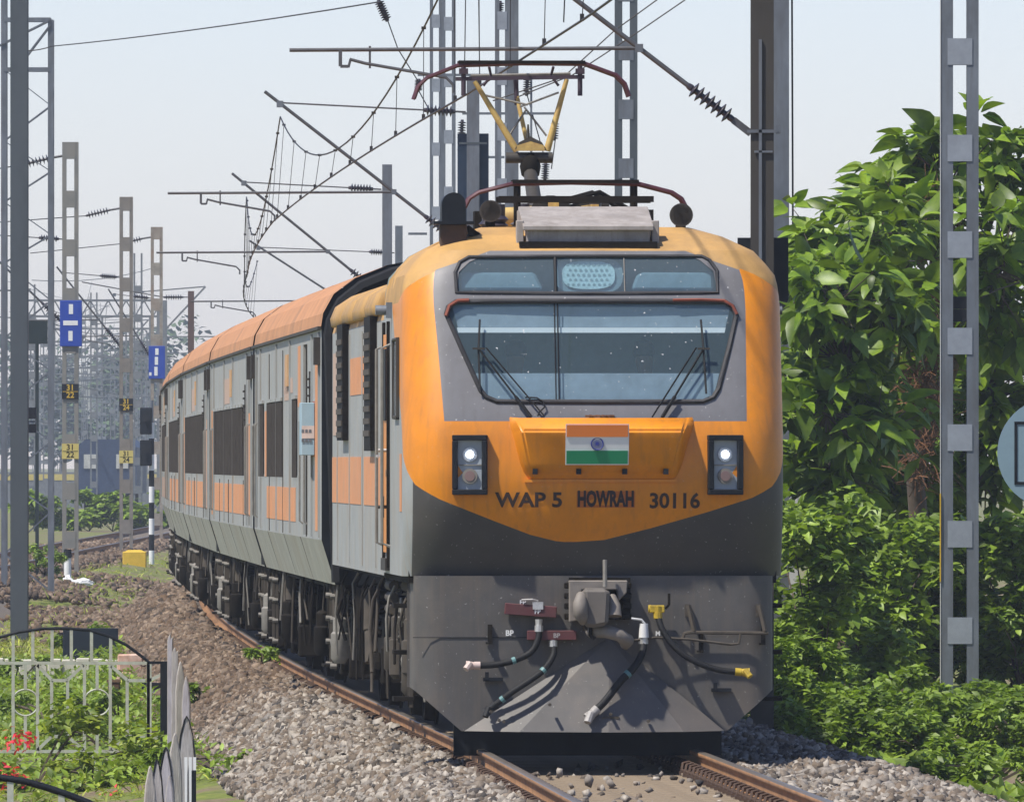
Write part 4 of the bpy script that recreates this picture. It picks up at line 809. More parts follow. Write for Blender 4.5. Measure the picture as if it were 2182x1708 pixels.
q = MB(); q.lathe([(.18, -.05), (.19, 0), (.14, .04), (.12, .05)], Matrix.Translation((-.13, 4.9, 4.42)) @ Matrix.Rotation(R(80), 4, 'X'), 18); q.build('roof_ring', UNDER, loco, sm=40)

# ---- locomotive body behind the cab
BX = 1.55
prof = [(-BX, 1.40), (-BX, 3.55), (-BX+.03, 3.66), (-1.40, 3.80), (-1.15, 3.90), (-.8, 3.95), (.8, 3.95), (1.15, 3.90), (1.40, 3.80), (BX-.03, 3.66), (BX, 3.55), (BX, 1.40)]
b = MB(); ys = [4.6, 7.9, 11.2, 14.5, 17.9]
for y0, y1 in zip(ys, ys[1:]):
    for (p0, p1) in zip(prof, prof[1:]):
        b.add([(p0[0], y0, p0[1]), (p1[0], y0, p1[1]), (p1[0], y1, p1[1]), (p0[0], y1, p0[1])], [(0, 1, 2, 3)], 1 if p0[1] > 3.5 and p1[1] > 3.5 else 0)
b.add([(p[0], 17.9, p[1]) for p in prof], [tuple(range(len(prof)))]); b.build('body_shell', [SIDEGREY, YELLOW], loco, sm=30)
q = MB(); q.box((0, 9, 1.42), (3.0, 17.0, .10)); q.build('floor_frame', UNDER, loco)
XL = -BX
def sidebox(name, y0, y1, z0, z1, th_, m, bev=0, x=XL): q = MB(); q.box((x-th_/2+.001, (y0+y1)/2, (z0+z1)/2), (th_, y1-y0, z1-z0)); return q.build(name, m, loco, bevel=bev)
sidebox('orange_stripe', 5.3, 9.4, 1.98, 2.40, .006, PEACH); sidebox('orange_stripe', 10.2, 17.85, 1.98, 2.40, .006, PEACH)
sidebox('peach_panel', 8.2, 12.9, 2.95, 3.28, .006, PEACH); sidebox('peach_panel', 15.0, 17.6, 2.6, 3.36, .006, mat('pale_peach', (.48, .33, .25), .6, var=.12, streak=.3))
for k in range(4): sidebox('panel_rib', 6.4+3.3*k, 6.5+3.3*k, 1.45, 3.5, .012, SIDEGREY)
for y0 in (6.3, 13.4):
    fr = sidebox('louvre_frame', y0, y0+1.5, 2.45 if y0 < 9 else 2.55, 3.60, .06, SHUTTER)
    for k in range(9): q = MB(); q.box((XL-.063, y0+.75, 2.60+.105*k), (.012, 1.4, .05)); q.build('slat', DUSTY, fr)
for k in range(4): # roof edge panels
    y = 5.3+k*3.0; q = MB(); q.prism([(XL-.035, 3.60), (XL-.045, 3.68), (XL+.0, 3.79), (-1.40, 3.89), (-1.2, 3.94), (-1.2, 3.85), (-1.5, 3.6)], lambda a, b, y=y: (a, y+.02, b), lambda a, b, y=y: (a, y+2.90, b)); q.build('roof_edge_panel', YELLOW, loco, sm=50, bevel=.012)
# left cab door, window, handrails, mirror
dr = sidebox('cab_door', 3.35, 4.25, 1.60, 3.42, .02, ORANGE)
for yy in (3.30, 4.30): q = MB(); q.box((XL-.012, yy, 2.5), (.03, .05, 2.05)); q.build('door_post', UNDER, dr)
q = MB(); q.box((XL-.024, 3.8, 3.0), (.01, .5, .6)); q.build('door_window', BLACKPAINT, dr)
q = MB(); q.cyl((XL-.02, 3.5, 2.45), (XL-.09, 3.5, 2.45), .015, n=6); q.cyl((XL-.09, 3.5, 2.40), (XL-.09, 3.72, 2.40), .014, n=6); q.build('door_handle', SILVER, dr)
q = MB(); q.cyl((XL-.02, 3.5, 1.98), (XL-.09, 3.5, 1.98), .015, n=6); q.box((XL-.05, 3.5, 1.98), (.02, .05, .18)); q.build('door_lock', GALVDARK, dr)
for yy in (3.18, 4.42): q = MB(); q.tube([(XL, yy, 1.65), (XL-.07, yy, 1.68), (XL-.07, yy, 3.3), (XL, yy, 3.33)], .014, 6); q.build('handrail', PALEPIPE, loco)
sw = sidebox('cab_side_window', 1.15, 2.05, 2.72, 3.36, .012, mat('side_window_dark', (.10, .13, .15), .15, var=.1)); q = MB(); q.tube([(XL-.012, 1.15, 2.72), (XL-.012, 2.05, 2.72), (XL-.012, 2.05, 3.36), (XL-.012, 1.15, 3.36), (XL-.012, 1.15, 2.72)], .02, 6); q.build('window_rubber', GALVDARK, sw)
q = MB(); c = at(815, 661, 2.9); q.cyl((c.x+.06, 2.9, c.z), (c.x-.06, 2.9, c.z), .042, n=10); q.cyl((XL, 2.9, c.z), (c.x, 2.9, c.z), .02, n=8); q.box((XL-.02, 2.9, c.z), (.05, .12, .13)); q.build('mirror_arm', GALV, loco, sm=50)
c = at(1690, 661, 2.9); q = MB(); q.cyl((1.53, 2.9, c.z), (1.70, 2.9, c.z), .036, n=10); q.build('mirror_arm', GALV, loco, sm=50)
sidebox('peach_swoosh', .62, 1.0, 1.95, 2.42, .006, PEACH)
q = MB(); q.box((XL-.02, 3.8, 1.50), (.04, 1.0, .10)); q.build('door_sill', GALVDARK, loco)
for k, z in enumerate((1.18, .80, .42)):
    q = MB(); q.box((-1.52, 1.1, z), (.17, .35, .035)); q.box((-1.45, 1.1, z-.06), (.03, .30, .12)); q.build('step', UNDER, loco)
q = MB(); q.bar((-1.46, 1.3, 1.4), (-1.46, 1.3, .35), .03); q.bar((-1.46, .95, 1.4), (-1.46, .95, .35), .03); q.build('step_ladder', DUSTY, loco)
for k, z in enumerate((1.18, .80, .42)): q = MB(); q.box((1.50, 1.1, z), (.15, .35, .035)); q.build('step', UNDER, loco)

# ---- bogie (used by the locomotive and by the coaches)
def wheel_mesh():
    q = MB(); q.lathe([(.08, -.09), (.10, -.09), (.12, -.03), (.44, -.02), (.455, -.06), (.53, -.065), (.53, -.04), (.50, -.035), (.49, .06), (.44, .06), (.42, .01), (.12, .02), (.10, .06), (.0801, .06)], Matrix.Rotation(R(90), 4, 'Y'), 24); return q
wm = None
def bogie(parent, y, base, heavy):
    global wm
    bg_ = empty('bogie', (0, y, 0), 0, parent); zw = .53 if heavy else .45
    for sy in (-1, 1):
        for sx in (-1, 1):
            if wm is None: o = wheel_mesh().build('wheel', UNDER, bg_, sm=40); wm = o.data
            else: o = link('wheel', wm, bg_)
            o.location = (sx*.84, sy*base/2, zw); o.scale = (sx, zw/.53, zw/.53)
        q = MB(); q.cyl((-.95, sy*base/2, zw), (.95, sy*base/2, zw), .08, n=10); q.build('axle', UNDER, bg_)
        for sx in (-1, 1):
            q = MB(); q.box((sx*1.16, sy*base/2, zw), (.26, .42, .34)); q.cyl((sx*1.28, sy*base/2, zw), (sx*1.36, sy*base/2, zw), .12, n=12); q.build('axle_box', UNDER, bg_, bevel=.02)
    for sx in (-1, 1):
        q = MB(); q.prism([(-base/2-.5, .80), (-base/2+.4, .80), (-base/2+.8, .58), (base/2-.8, .58), (base/2-.4, .80), (base/2+.5, .80), (base/2+.5, .96), (-base/2-.5, .96)], lambda a, b, sx=sx: (sx*1.08, a, b), lambda a, b, sx=sx: (sx*1.24, a, b)); q.build('side_frame', UNDER, bg_, bevel=.015)
        for sy in (-.28, .28):
            pts = [(sx*1.2+.10*math.cos(t), sy+.10*math.sin(t), .75+.0165*t) for t in np.linspace(0, 10*math.pi, 70)]
            q = MB(); q.tube(pts, .022, 5); q.build('coil_spring', UNDER, bg_, sm=60)
        for sy in (-1, 1):
            q = MB(); q.cyl((sx*1.36, sy*(base/2-.45), .55), (sx*1.36, sy*(base/2-.55), .86), .055, n=10); q.cyl((sx*1.36, sy*(base/2-.55), .84), (sx*1.36, sy*(base/2-.62), 1.22), .072, n=10); q.build('damper', UNDER if sy > 0 else DUSTY, bg_, sm=50)
    q = MB(); q.box((0, 0, .8), (2.1, .7, .3)); q.build('bolster', UNDER, bg_)
    return bg_
bogie(loco, 3.9, 2.8, True); bogie(loco, 14.1, 2.8, True)
def pipe_run(name, parent, y, x, n, m, zt=1.36, zb=.45):
    for k in range(n):
        yy = y+random.uniform(-.5, .5); xx = x+random.uniform(-.06, .10); za, zb2 = zt-random.uniform(0, .2), zb+random.uniform(-.15, .35)
        q = MB(); q.tube([(xx+.05, yy, za), (xx, yy+.03, za-.1), (xx-random.uniform(-.03, .05), yy+random.uniform(-.1, .1), (za+zb2)/2), (xx+random.uniform(-.04, .04), yy+random.uniform(-.2, .2), zb2)], random.uniform(.008, .017), 6); q.build(name, random.choice([m, UNDER, UNDER]), parent, sm=60)
for y in (1.7, 2.3, 2.9, 5.2, 6.0): pipe_run('brake_pipe', loco, y, -1.42, 3, random.choice([DUSTY, UNDER, PALEPIPE]))
for y in (8.3, 10.6, 12.0, 16.0, 17.2): pipe_run('brake_pipe', loco, y, -1.46, 3, random.choice([DUSTY, PALEPIPE]))
for k in range(3):
    for j in range(2):
        q = MB(); q.cyl((-1.42+.10*j, 5.9, 1.30-.10*k), (-1.42+.10*j, 6.9, 1.30-.10*k), .045, n=10); q.build('cooling_pipe', PALEPIPE if j else DUSTY, loco, sm=50)
for y, z, r_, h_ in ((2.0, .78, .10, .5), (2.6, .62, .08, .4), (1.6, 1.15, .075, .16), (5.1, .72, .09, .55), (6.6, .75, .08, .5)):
    q = MB(); q.lathe([(r_*.6, 0), (r_, .04), (r_, h_*.6), (r_*.8, h_*.62), (r_*.8, h_*.95), (r_*.4, h_)], Matrix.Translation((-1.40, y, z-.2)), 12); q.build('sand_cylinder', DUSTY, loco, sm=40)
for y0, y1, z0, z1 in ((7.2, 8.0, .7, 1.38), (8.6, 10.2, .55, 1.38), (10.4, 11.6, .6, 1.35)):
    q = MB(); q.box((-.95, (y0+y1)/2, (z0+z1)/2), (.5, y1-y0, z1-z0)); q.build('equipment_box', UNDER, loco, bevel=.02)
q = MB(); q.box((0, 9, 1.0), (1.6, 8, .6)); q.build('transformer_tank', UNDER, loco)
# loops of cable and odds and ends in the shadow behind the skirt
for k in range(10):
    y = 1.4+.35*k; z = random.uniform(.5, 1.1); r_ = random.uniform(.05, .12); pts = [(-1.42+random.uniform(-.01, .01), y+r_*math.cos(t), z+r_*math.sin(t)) for t in np.linspace(0, 5, 12)]
    q = MB(); q.tube(pts, .011, 5); q.build('cable_loop', random.choice([DUSTY, PALEPIPE]), loco, sm=60)

# ------------------------------------------------------------------ coaches
CW, CL = 1.62, 23.4
def wall_with_holes(b, x, y0, y1, z0, z1, holes, m=0, rec=.02, sgn=-1):
    ysv = sorted({y0, y1} | {h[0] for h in holes} | {h[1] for h in holes}); zsv = sorted({z0, z1} | {h[2] for h in holes} | {h[3] for h in holes})
    for ya, yb in zip(ysv, ysv[1:]):
        for za, zb in zip(zsv, zsv[1:]):
            c = ((ya+yb)/2, (za+zb)/2)
            if any(h[0] < c[0] < h[1] and h[2] < c[1] < h[3] for h in holes): continue
            b.add([(x, ya, za), (x, yb, za), (x, yb, zb), (x, ya, zb)], [(0, 1, 2, 3)], m)
    for h in holes:
        xi = x-sgn*rec
        for p, q in (((h[0], h[2]), (h[1], h[2])), ((h[1], h[2]), (h[1], h[3])), ((h[1], h[3]), (h[0], h[3])), ((h[0], h[3]), (h[0], h[2]))):
            b.add([(x, *p), (x, *q), (xi, *q), (xi, *p)], [(0, 1, 2, 3)], m)
DOORS = [(1.5, 2.35), (21.0, 21.85)]; WINS = [(3.2, 4.1)]+[(4.75+1.62*k, 5.95+1.62*k) for k in range(9)]+[(19.5, 20.4)]
RP = [(CW, 3.62), (1.60, 3.75), (1.5, 3.93), (1.3, 4.08), (1.0, 4.20), (.55, 4.29), (0, 4.33)]
RPF = [(-a, z) for a, z in RP]+[(a, z) for a, z in RP[::-1][1:]]
def make_coach(WINS=WINS, DOORS=DOORS, lead=False):
    t = thing('passenger_coach', 'x', 'coach', (0, 0, 0))
    b = MB()
    for sgn in (-1, 1): wall_with_holes(b, sgn*CW, 0, CL, 1.62, 3.62, [(a, c, 1.64, 3.50) for a, c in DOORS]+[(a, c, 2.22, 2.96) for a, c in WINS], 0, .03 if sgn < 0 else .03, sgn)
    for sgn in (-1, 1): b.add([(sgn*CW, 0, 1.62), (sgn*CW, CL, 1.62), (sgn*(CW-.13), CL, 1.20), (sgn*(CW-.13), 0, 1.20)], [(0, 1, 2, 3)], 2)
    endp = RPF+[(CW, 1.62), (CW-.13, 1.20), (-CW+.13, 1.20), (-CW, 1.62)]
    for y in (0.0, CL): b.add([(a, y, z) for a, z in endp], [tuple(range(len(endp)))], 1)
    b.build('body', [SIDEGREY, BLACKPAINT, SKIRTG], t)
    for y in (6.6, 12.3, 18.2): q = MB(); q.bar((-CW-.001, y, 1.62), (-CW+.129, y, 1.21), .02, .006); q.build('skirt_seam', GALVDARK, t)
    b = MB(); ys_ = list(np.linspace(-.02, CL+.02, 9))
    for y0, y1 in zip(ys_, ys_[1:]):
        for p0, p1 in zip(RPF, RPF[1:]): b.add([(p0[0]*1.004, y0, p0[1]+.004), (p1[0]*1.004, y0, p1[1]+.004), (p1[0]*1.004, y1, p1[1]+.004), (p0[0]*1.004, y1, p0[1]+.004)], [(0, 1, 2, 3)])
    rf = b.build('roof', COACHROOF, t, sm=50)
    q = MB(); q.bar((-CW-.012, 0, 3.615), (-CW-.012, CL, 3.615), .05, .03); q.build('gutter', GALVDARK, rf)
    for k in range(1, 3): q = MB(); q.tube([(a*1.002, k*CL/3, z+.002) for a, z in RPF], .006, 4); q.build('roof_seam', COACHROOF, rf)
    for k in range(3): q = MB(); q.box((.0, 4+7*k, 4.34), (.4, .8, .08), taper=.7); q.build('roof_ventilator', COACHROOF, rf)
    for i, (a, c) in enumerate(DOORS):
        q = MB(); q.box((-CW+.10, (a+c)/2, 2.54), (.05, c-a, 1.85)); d = q.build('door', BARBLACK, t)
        for yy in (a-.07, c+.07): q = MB(); q.tube([(-CW, yy, 1.75), (-CW-.035, yy, 1.78), (-CW-.035, yy, 2.75), (-CW, yy, 2.78)], .010, 5); q.build('handrail', PALEPIPE, d)
        q = MB(); q.box((CW-.10, (a+c)/2, 2.54), (.05, c-a, 1.85)); q.build('door', BARBLACK, t)
    for (a, c) in WINS:
        q = MB(); q.box((-CW+.022, (a+c)/2, 2.59), (.012, c-a+.02, .76)); w_ = q.build('window', SHUTTER, t)
        q = MB(); n = max(4, int((c-a)/.10))
        for k in range(n+1): y = a+(c-a)*k/n; q.cyl((-CW-.012, y, 2.20), (-CW-.012, y, 2.98), .0085, n=5, caps=False)
        for z in (2.34, 2.48, 2.62, 2.78): q.bar((-CW-.006, a, z), (-CW-.006, c, z), .010)
        q.build('bars', BARBLACK, w_)
        q = MB(); q.box((-CW-.010, (a+c)/2, 3.0), (.03, c-a+.06, .035)); q.build('window_hood', SIDEGREY, w_)
        q = MB(); q.box((CW-.022, (a+c)/2, 2.59), (.012, c-a+.02, .76)); q.build('window', SHUTTER, t)
    for y0, y1 in (((8.2, 18.5),) if lead else ((3.0, 12.2), (12.9, 20.6))):
        q = MB(); q.box((-CW-.002, (y0+y1)/2, 1.93), (.005, y1-y0, .34)); q.build('orange_stripe', PEACH, t)
    for k, y in enumerate((.55, 2.75, 9.9, 14.7, 20.75, 22.6)): q = MB(); q.bar((-CW-.008, y, 1.64), (-CW-.008, y, 3.58), .10 if k in (0, 5) else .07, .022, up=(1, 0, 0)); q.build('panel_rib', SIDEGREY, t)
    for y in (4.6, 12.5, 17.5): q = MB(); q.bar((-CW-.003, y, 1.63), (-CW-.003, y, 2.15 if not lead else 3.5), .012, .008); q.build('panel_seam', GALVDARK, t)
    for y in (10.5,): q = MB(); q.box((-CW-.014, y, 3.28), (.028, .9, .32)); q.build('vent_grille', mat('vent_peach', (.52, .30, .14), .7) if 'vent_peach' not in MATS else MATS['vent_peach'], t)
    for y in (.5, 22.7): q = MB(); q.box((-CW-.03, y, 3.40), (.06, .25, .26)); q.build('lamp_box', BARBLACK, t)
    for y0, y1, z0, z1 in (((6.6, 7.4, 2.9, 3.5), (10.5, 12.0, 2.98, 3.4), (9.2, 12.2, 3.05, 3.2), (1.2, 1.9, 1.7, 3.3), (18.6, 19.3, 2.2, 2.9)) if lead else ((1.0, 2.0, 1.75, 2.9), (12.0, 15.5, 3.05, 3.35), (21.9, 22.4, 1.7, 3.0))):
        q = MB(); q.box((-CW-.002, (y0+y1)/2, (z0+z1)/2), (.004, y1-y0, z1-z0)); q.build('peach_patch', MATS.get('pale_peach') if z0 > 2.9 else PEACH, t)
    q = MB(); q.box((-CW-.015, 2.9, 2.95), (.03, .12, .55))
    for k in range(6): q.box((-CW-.035, 2.9, 2.75+.08*k), (.03, .12, .02))
    q.build('side_louvre', BARBLACK, t)
    for y in (-.35, CL+.02): # vestibule bellows at both ends
        q = MB(); q.box((0, y+.17, 2.55), (1.5, .34, 2.3)); q.build('vestibule', BLACKPAINT, t)
    for y in (.0, CL): # dark end arch
        q = MB(); q.tube([(a*.955, y+(-.05 if y < 1 else .05), z-.075) for a, z in [(-CW+.08, 1.3)]+RPF+[(CW-.08, 1.3)]], .06, 6); q.build('end_arch', BLACK, t, sm=40)
    q = MB(); q.box((0, CL/2, 1.2), (2.8, CL-.4, .12)); q.build('underframe', UNDER, t)
    bogie(t, 3.6, 2.56, False); bogie(t, CL-3.6, 2.56, False)
    for y0, y1, z0 in ((6.4, 8.6, .55), (9.2, 11.0, .6), (11.6, 14.2, .5), (14.8, 16.6, .62)):
        q = MB(); q.box((-.8, (y0+y1)/2, (z0+1.15)/2), (.5, y1-y0, 1.15-z0)); q.build('equipment_box', UNDER, t, bevel=.02)
    q = MB(); q.cyl((-.4, 7, .75), (-.4, 10, .75), .32, n=16); q.build('air_tank', UNDER, t, sm=50)
    for yd in (1.2, 2.55, 20.7, 22.1): # hanging footsteps beneath the doors
        f = MB(); f.bar((-1.45, yd, 1.25), (-1.45, yd, .38), .030, .02); s1 = f.build('footboard_hanger', DUSTY, t)
        for k in range(4): q = MB(); q.cyl((-1.50, yd, .42+.22*k), (-1.44, yd, .42+.22*k), .026, n=8); q.build('bolt', PALEPIPE, s1)
    q = MB(); q.box((-1.48, 1.9, .42), (.14, .8, .025)); q.build('footboard', UNDER, t); q = MB(); q.box((-1.48, 21.4, .42), (.14, .8, .025)); q.build('footboard', UNDER, t)
    for y in (.4, .8, 5.3, 5.9, 8.9, 11.3, 14.5, 17.0, 17.7, 22.8):
        for k in range(2):
            yy = y+random.uniform(-.25, .25); xx = -1.38+random.uniform(-.08, .06); q = MB(); zb = random.uniform(.35, .8)
            q.tube([(xx, yy, 1.2), (xx-.02, yy+.02, .95), (xx+random.uniform(-.04, .04), yy+random.uniform(-.12, .12), zb)], random.uniform(.008, .016), 5); q.build('hanging_pipe', random.choice([DUSTY, PALEPIPE, UNDER]), t, sm=60)
    for y in (.9, 6.1, 17.3, 22.5): q = MB(); q.lathe([(.05, 0), (.085, .05), (.085, .28), (.065, .3), (.065, .42), (.03, .45)], Matrix.Translation((-1.42, y, .45)), 12); q.build('brake_cylinder', UNDER if y > 5 else PALEPIPE, t, sm=40)
    return t
LAB = ['grey and orange barred-window coach coupled right behind the locomotive', 'grey and orange coach, second behind the locomotive', 'grey and orange coach, third behind the locomotive',
       'grey and orange coach, fourth behind the locomotive', 'grey and orange coach, fifth behind the locomotive', 'farthest grey and orange coach at the bend']
lead = make_coach([(7.6, 8.9), (12.6, 14.2), (14.5, 16.1), (16.4, 18.0), (19.6, 21.2)], [(4.4, 5.7), (22.2, 22.9)], True); proto = make_coach()
for i in range(6):
    t = lead if i == 0 else proto if i == 1 else copy_tree(proto); d0 = 136.9+24.1*i; d1 = d0+CL
    xa = tx(d0); xb = tx(d1); t.location = (xa, d0, 0); t.rotation_euler = (0, 0, math.atan2(xa-xb, CL)); t['label'] = LAB[i]; t['group'] = 'passenger coaches of the train'
# route board on the near end of the first coach (hooked on: a thing of its own)
rb = thing('route_board', 'pale blue and white destination board hooked on the first coach', 'board', lead.location, lead.rotation_euler.z)
q = MB(); q.box((-CW-.065, 2.4, 2.67), (.125, .7, .50)); q.build('panel', mat('route_board_blue', (.30, .42, .48), .5, var=.06), rb, bevel=.004)
q = MB(); q.box((-CW-.065, 2.046, 2.64), (.12, .004, .12)); q.build('pale_band', mat('route_board_peach', (.62, .5, .44), .5), rb)
for k in range(6):
    q = MB(); q.box((-CW-.115+.035*(k//2), 2.043, 2.56+.09*(k % 2)), (.024, .003, .03)); q.build('print_line', GALV, rb)
q = MB(); q.box((-CW+.012, 2.4, 2.67), (.025, .74, .53)); q.build('board_frame', mat('board_frame_red', (.28, .07, .03), .6), rb)

# ------------------------------------------------------------------ overhead line: masts, cantilevers, wires
def insulator(parent, a, b, r=.075, n=7, name='insulator'):
    a, b = Vector(a), Vector(b); L_ = (b-a).length; M = Matrix.Translation(a) @ (b-a).to_track_quat('Z', 'Y').to_matrix().to_4x4()
    pr_ = [(.03, 0), (.034, L_*.08), (.028, L_*.10)]
    for k in range(n):
        z = L_*(.14+.72*k/(n-1)); pr_ += [(.028, z-.022), (r, z), (r*.96, z+.008), (.03, z+.022)]
    pr_ += [(.028, L_*.9), (.036, L_*.92), (.03, L_)]
    q = MB(); q.lathe(pr_, M, 12); return q.build(name, PORC, parent, sm=35)
def ibeam(parent, w_, dp, z0, z1, m, name='post', tf=.014):
    q = MB(); h = (z0+z1)/2; q.box((0, -dp/2, h), (w_, tf, z1-z0)); q.box((0, dp/2, h), (w_, tf, z1-z0)); q.box((0, 0, h), (tf, dp-tf-.004, z1-z0)); return q.build(name, m, parent)
def battened(name, label, cat, loc, w_, z0, z1, pitch, ph, m, mp, group=None, rz=0.0, dp=.12, fw=.085, zoff=0.0):
    t = thing(name, label, cat, loc, rz, group)
    for sx in (-1, 1):
        q = MB(); x = sx*(w_/2-fw/2); h = (z0+z1)/2; H_ = z1-z0
        q.box((x, -dp/2, h), (fw, .010, H_)); q.box((sx*(w_/2-.005), .006, h), (.010, dp-.002, H_)); q.box((x, dp/2+.006, h), (fw, .010, H_)); q.build('upright', m, t)
    z = z1-.2-zoff
    while z > z0+.1:
        for sy in (-1, 1):
            q = MB(); q.box((0, sy*(dp/2+.014)+.003, z), (w_*.66, .008, ph)); q.build('batten_plate', mp, t)
        z -= pitch
    return t
def tube_part(name, pts, r, parent, m=TUBE): q = MB(); q.tube(pts, r, 7); return q.build(name, m, parent, sm=60)
def cantilever(t, ox, k=1.0, stay=True, sgn=1):
    """OHE bracket; ox = x of the track centre relative to the mast, sgn=+1 mast right of the track"""
    def X(u): return ox+u*sgn*k
    c = empty('cantilever', (0, 0, 0), 0, t); mx_ = -sgn*.11
    a, b_ = Vector((mx_, 0, 5.58)), Vector((X(-.28), 0, 7.93)); d_ = (b_-a).normalized()
    q = MB(); q.bar(a, a+d_*.22, .05, .07); q.build('mast_fitting', TUBE, c)
    insulator(c, a+d_*.22, a+d_*.78, .085, 7)
    tube_part('strut_tube', [a+d_*.76, b_], .026, c)
    j = a+(b_-a)*((6.42-5.58)/(7.93-5.58))
    tube_part('register_tube', [j, Vector((X(-1.74), 0, 6.40))], .020, c)
    q = MB(); q.box((j.x, 0, j.z), (.08, .07, .08)); q.box((X(-.05), 0, 7.74), (.10, .07, .10)); q.build('tube_clamp', GALV, c)
    q = MB(); q.bar((X(-1.24), 0, 6.41), (X(-1.24), 0, 6.24), .035); q.bar((X(-1.24), 0, 6.24), (X(-1.16), 0, 6.24), .03); q.bar((X(-1.16), 0, 6.23), (X(-1.14), 0, 6.31), .025); q.build('drop_bracket', TUBE, c)
    tube_part('steady_arm', [(X(-1.15), 0, 6.31), (X(-1.0), 0, 6.27), (X(-.2), 0, 6.13), (X(-.13), 0, 6.06), (X(-.13), 0, 5.98)], .016, c)
    q = MB(); q.bar((X(-.95), 0, 6.44), (X(-.95), 0, 6.22), .022); q.build('steady_hanger', TUBE, c)
    if stay:
        e = Vector((mx_, 0, 7.62)); s0 = Vector((X(-.03), 0, 7.76)); dd_ = (e-s0).normalized(); L_ = (e-s0).length
        tube_part('stay_rod', [s0, s0+dd_*(L_-.62)], .013, c); insulator(c, s0+dd_*(L_-.64), s0+dd_*(L_-.16), .085, 7); q = MB(); q.bar(s0+dd_*(L_-.18), e, .03); q.build('stay_fitting', TUBE, c)
    return c
GM = 'masts carrying the overhead line'
# near brown mast with the big cantilever
M1 = thing('overhead_line_mast', 'dark brown steel mast behind the locomotive cab with a long cantilever', 'mast', (P(1624, 0, 143).x, 143, -.5), 0, GM)
ibeam(M1, .225, .22, -.2, 10.3, GALVDARK)
q = MB(); q.bar((-.02, -.13, 2), (-.02, -.13, 7.0), .03); q.bar((-.08, -.135, 5.9), (.10, -.135, 5.9), .02); q.build('earth_strip', GALV, M1)
q = MB(); q.box((0, -.13, 6.1), (.30, .03, .03)); q.box((.16, -.05, 6.12), (.05, .12, .08)); q.build('clamp_band', GALV, M1)
q = MB(); q.box((.01, .14, 4.75), (.50, .02, .62)); q.build('back_plate', BLACKPAINT, M1)
c1 = cantilever(M1, tx(143)-M1.location.x, 1.0, stay=False); c1.location.z = .5
c1b = M1
d2, d3, d4 = 219.0, 281.0, 366.0
for d_, px, ztop, lab, plate in ((d2, 1008, 8.1, 'grey mast with dark board, above the cab roof', True), (d3, 825, 8.1, 'grey mast rising above the first coach', False), (d4, 850, 8.3, 'short distant grey mast between coach and cab roof', False)):
    t = thing('overhead_line_mast', lab, 'mast', (P(px, 0, d_).x, d_, 0), 0, GM); ibeam(t, .19, .19, -.6, ztop, GALV)
    cantilever(t, tx(d_)-t.location.x, 1.0)
    if plate: q = MB(); q.box((0, .12, 6.6), (.47, .03, 1.4)); q.build('board', mat('dark_blue_board', (.012, .03, .06), .5), t); q = MB(); q.box((0, -.10, 7.15), (.42, .02, .03)); q.build('board_clamp', MASTBLUE, t)
t = thing('overhead_line_mast', 'rusty mast standing above the far end of the coach roofs', 'mast', (P(407, 0, 480).x, 480, 0), 0, GM); ibeam(t, .2, .2, -.5, 8.0, mat('rusty_mast', (.10, .06, .05), .8)); insulator(t, (-.9, 0, 7.8), (-.25, 0, 7.8), .1, 7); tube_part('stay_rod', [(-.25, 0, 7.8), (0, 0, 7.8)], .02, t); tube_part('stay_rod', [(-3.6, 0, 8.3), (-.9, 0, 7.8)], .02, t)
# contact and catenary wires over the main track
ol = thing('overhead_line', 'contact wire and sagging catenary with droppers above the train', 'wires')
sup = [75, 143, 219, 281, 366]
def stag(d):
    for i in range(len(sup)-1):
        if sup[i] <= d <= sup[i+1]: s0, s1 = (-.15, .02)[i % 2], (-.15, .02)[(i+1) % 2]; return s0+(s1-s0)*(d-sup[i])/(sup[i+1]-sup[i])
    return 0
def caten(d):
    for a, b_ in zip(sup, sup[1:]):
        if a <= d <= b_: u = (d-a)/(b_-a); return 7.55-4*1.25*u*(1-u)
    return 7.5
q = MB(); q.tube([(tx(d)+stag(d), d, 5.975) for d in np.arange(75, 366, 4)], .0115, 5); q.build('contact_wire', WIRE, ol)
q = MB(); q.tube([(tx(d)+stag(d)*.3, d, caten(d)) for d in np.arange(75, 366, 3)], .011, 5); q.build('catenary_wire', WIRE, ol)
for a, b_ in zip(sup, sup[1:]):
    for u in np.linspace(.04, .96, 10):
        d = a+(b_-a)*u
        if d < 100: continue
        q = MB(); q.cyl((tx(d)+stag(d), d, 5.975), (tx(d)+stag(d)*.3, d, caten(d)), .006, n=4); q.box((tx(d)+stag(d), d, 6.0), (.035, .035, .06)); q.box((tx(d)+stag(d)*.3, d, caten(d)), (.05, .05, .03)); q.build('dropper', WIRE, ol)

# tall battened masts seen past the locomotive roof
B = 'tall battened masts beyond the locomotive'
battened('battened_mast', 'tall grey battened mast directly left of the brown mast', 'mast', (P(1334, 0, 245).x, 245, 0), .385, -.5, 12.5, .99, .33, MASTBLUE, GALV, B, fw=.13, zoff=.05)
battened('battened_mast', 'tall grey battened mast behind the raised pantograph arms', 'mast', (P(1070, 0, 262).x, 262, 0), .26, -.5, 13.5, 1.0, .32, GALV, GALVPALE, B, fw=.08)
t = thing('steel_post', 'wide pale grey steel post behind the raised pantograph', 'mast', (P(1092, 0, 264).x, 264, 0), 0, B); ibeam(t, .22, .2, -.5, 13.5, GALV)
battened('battened_mast', 'slender grey battened mast left of the pantograph, left of the pair', 'mast', (P(929, 0, 330).x, 330, 0), .28, -.5, 14, 1.45, .30, GALV, GALVPALE, B, fw=.075)
battened('battened_mast', 'slender grey battened mast left of the pantograph, right of the pair', 'mast', (P(956, 0, 322).x, 322, 0), .31, -.5, 14, 1.25, .30, GALV, GALVPALE, B, fw=.085, zoff=.5)
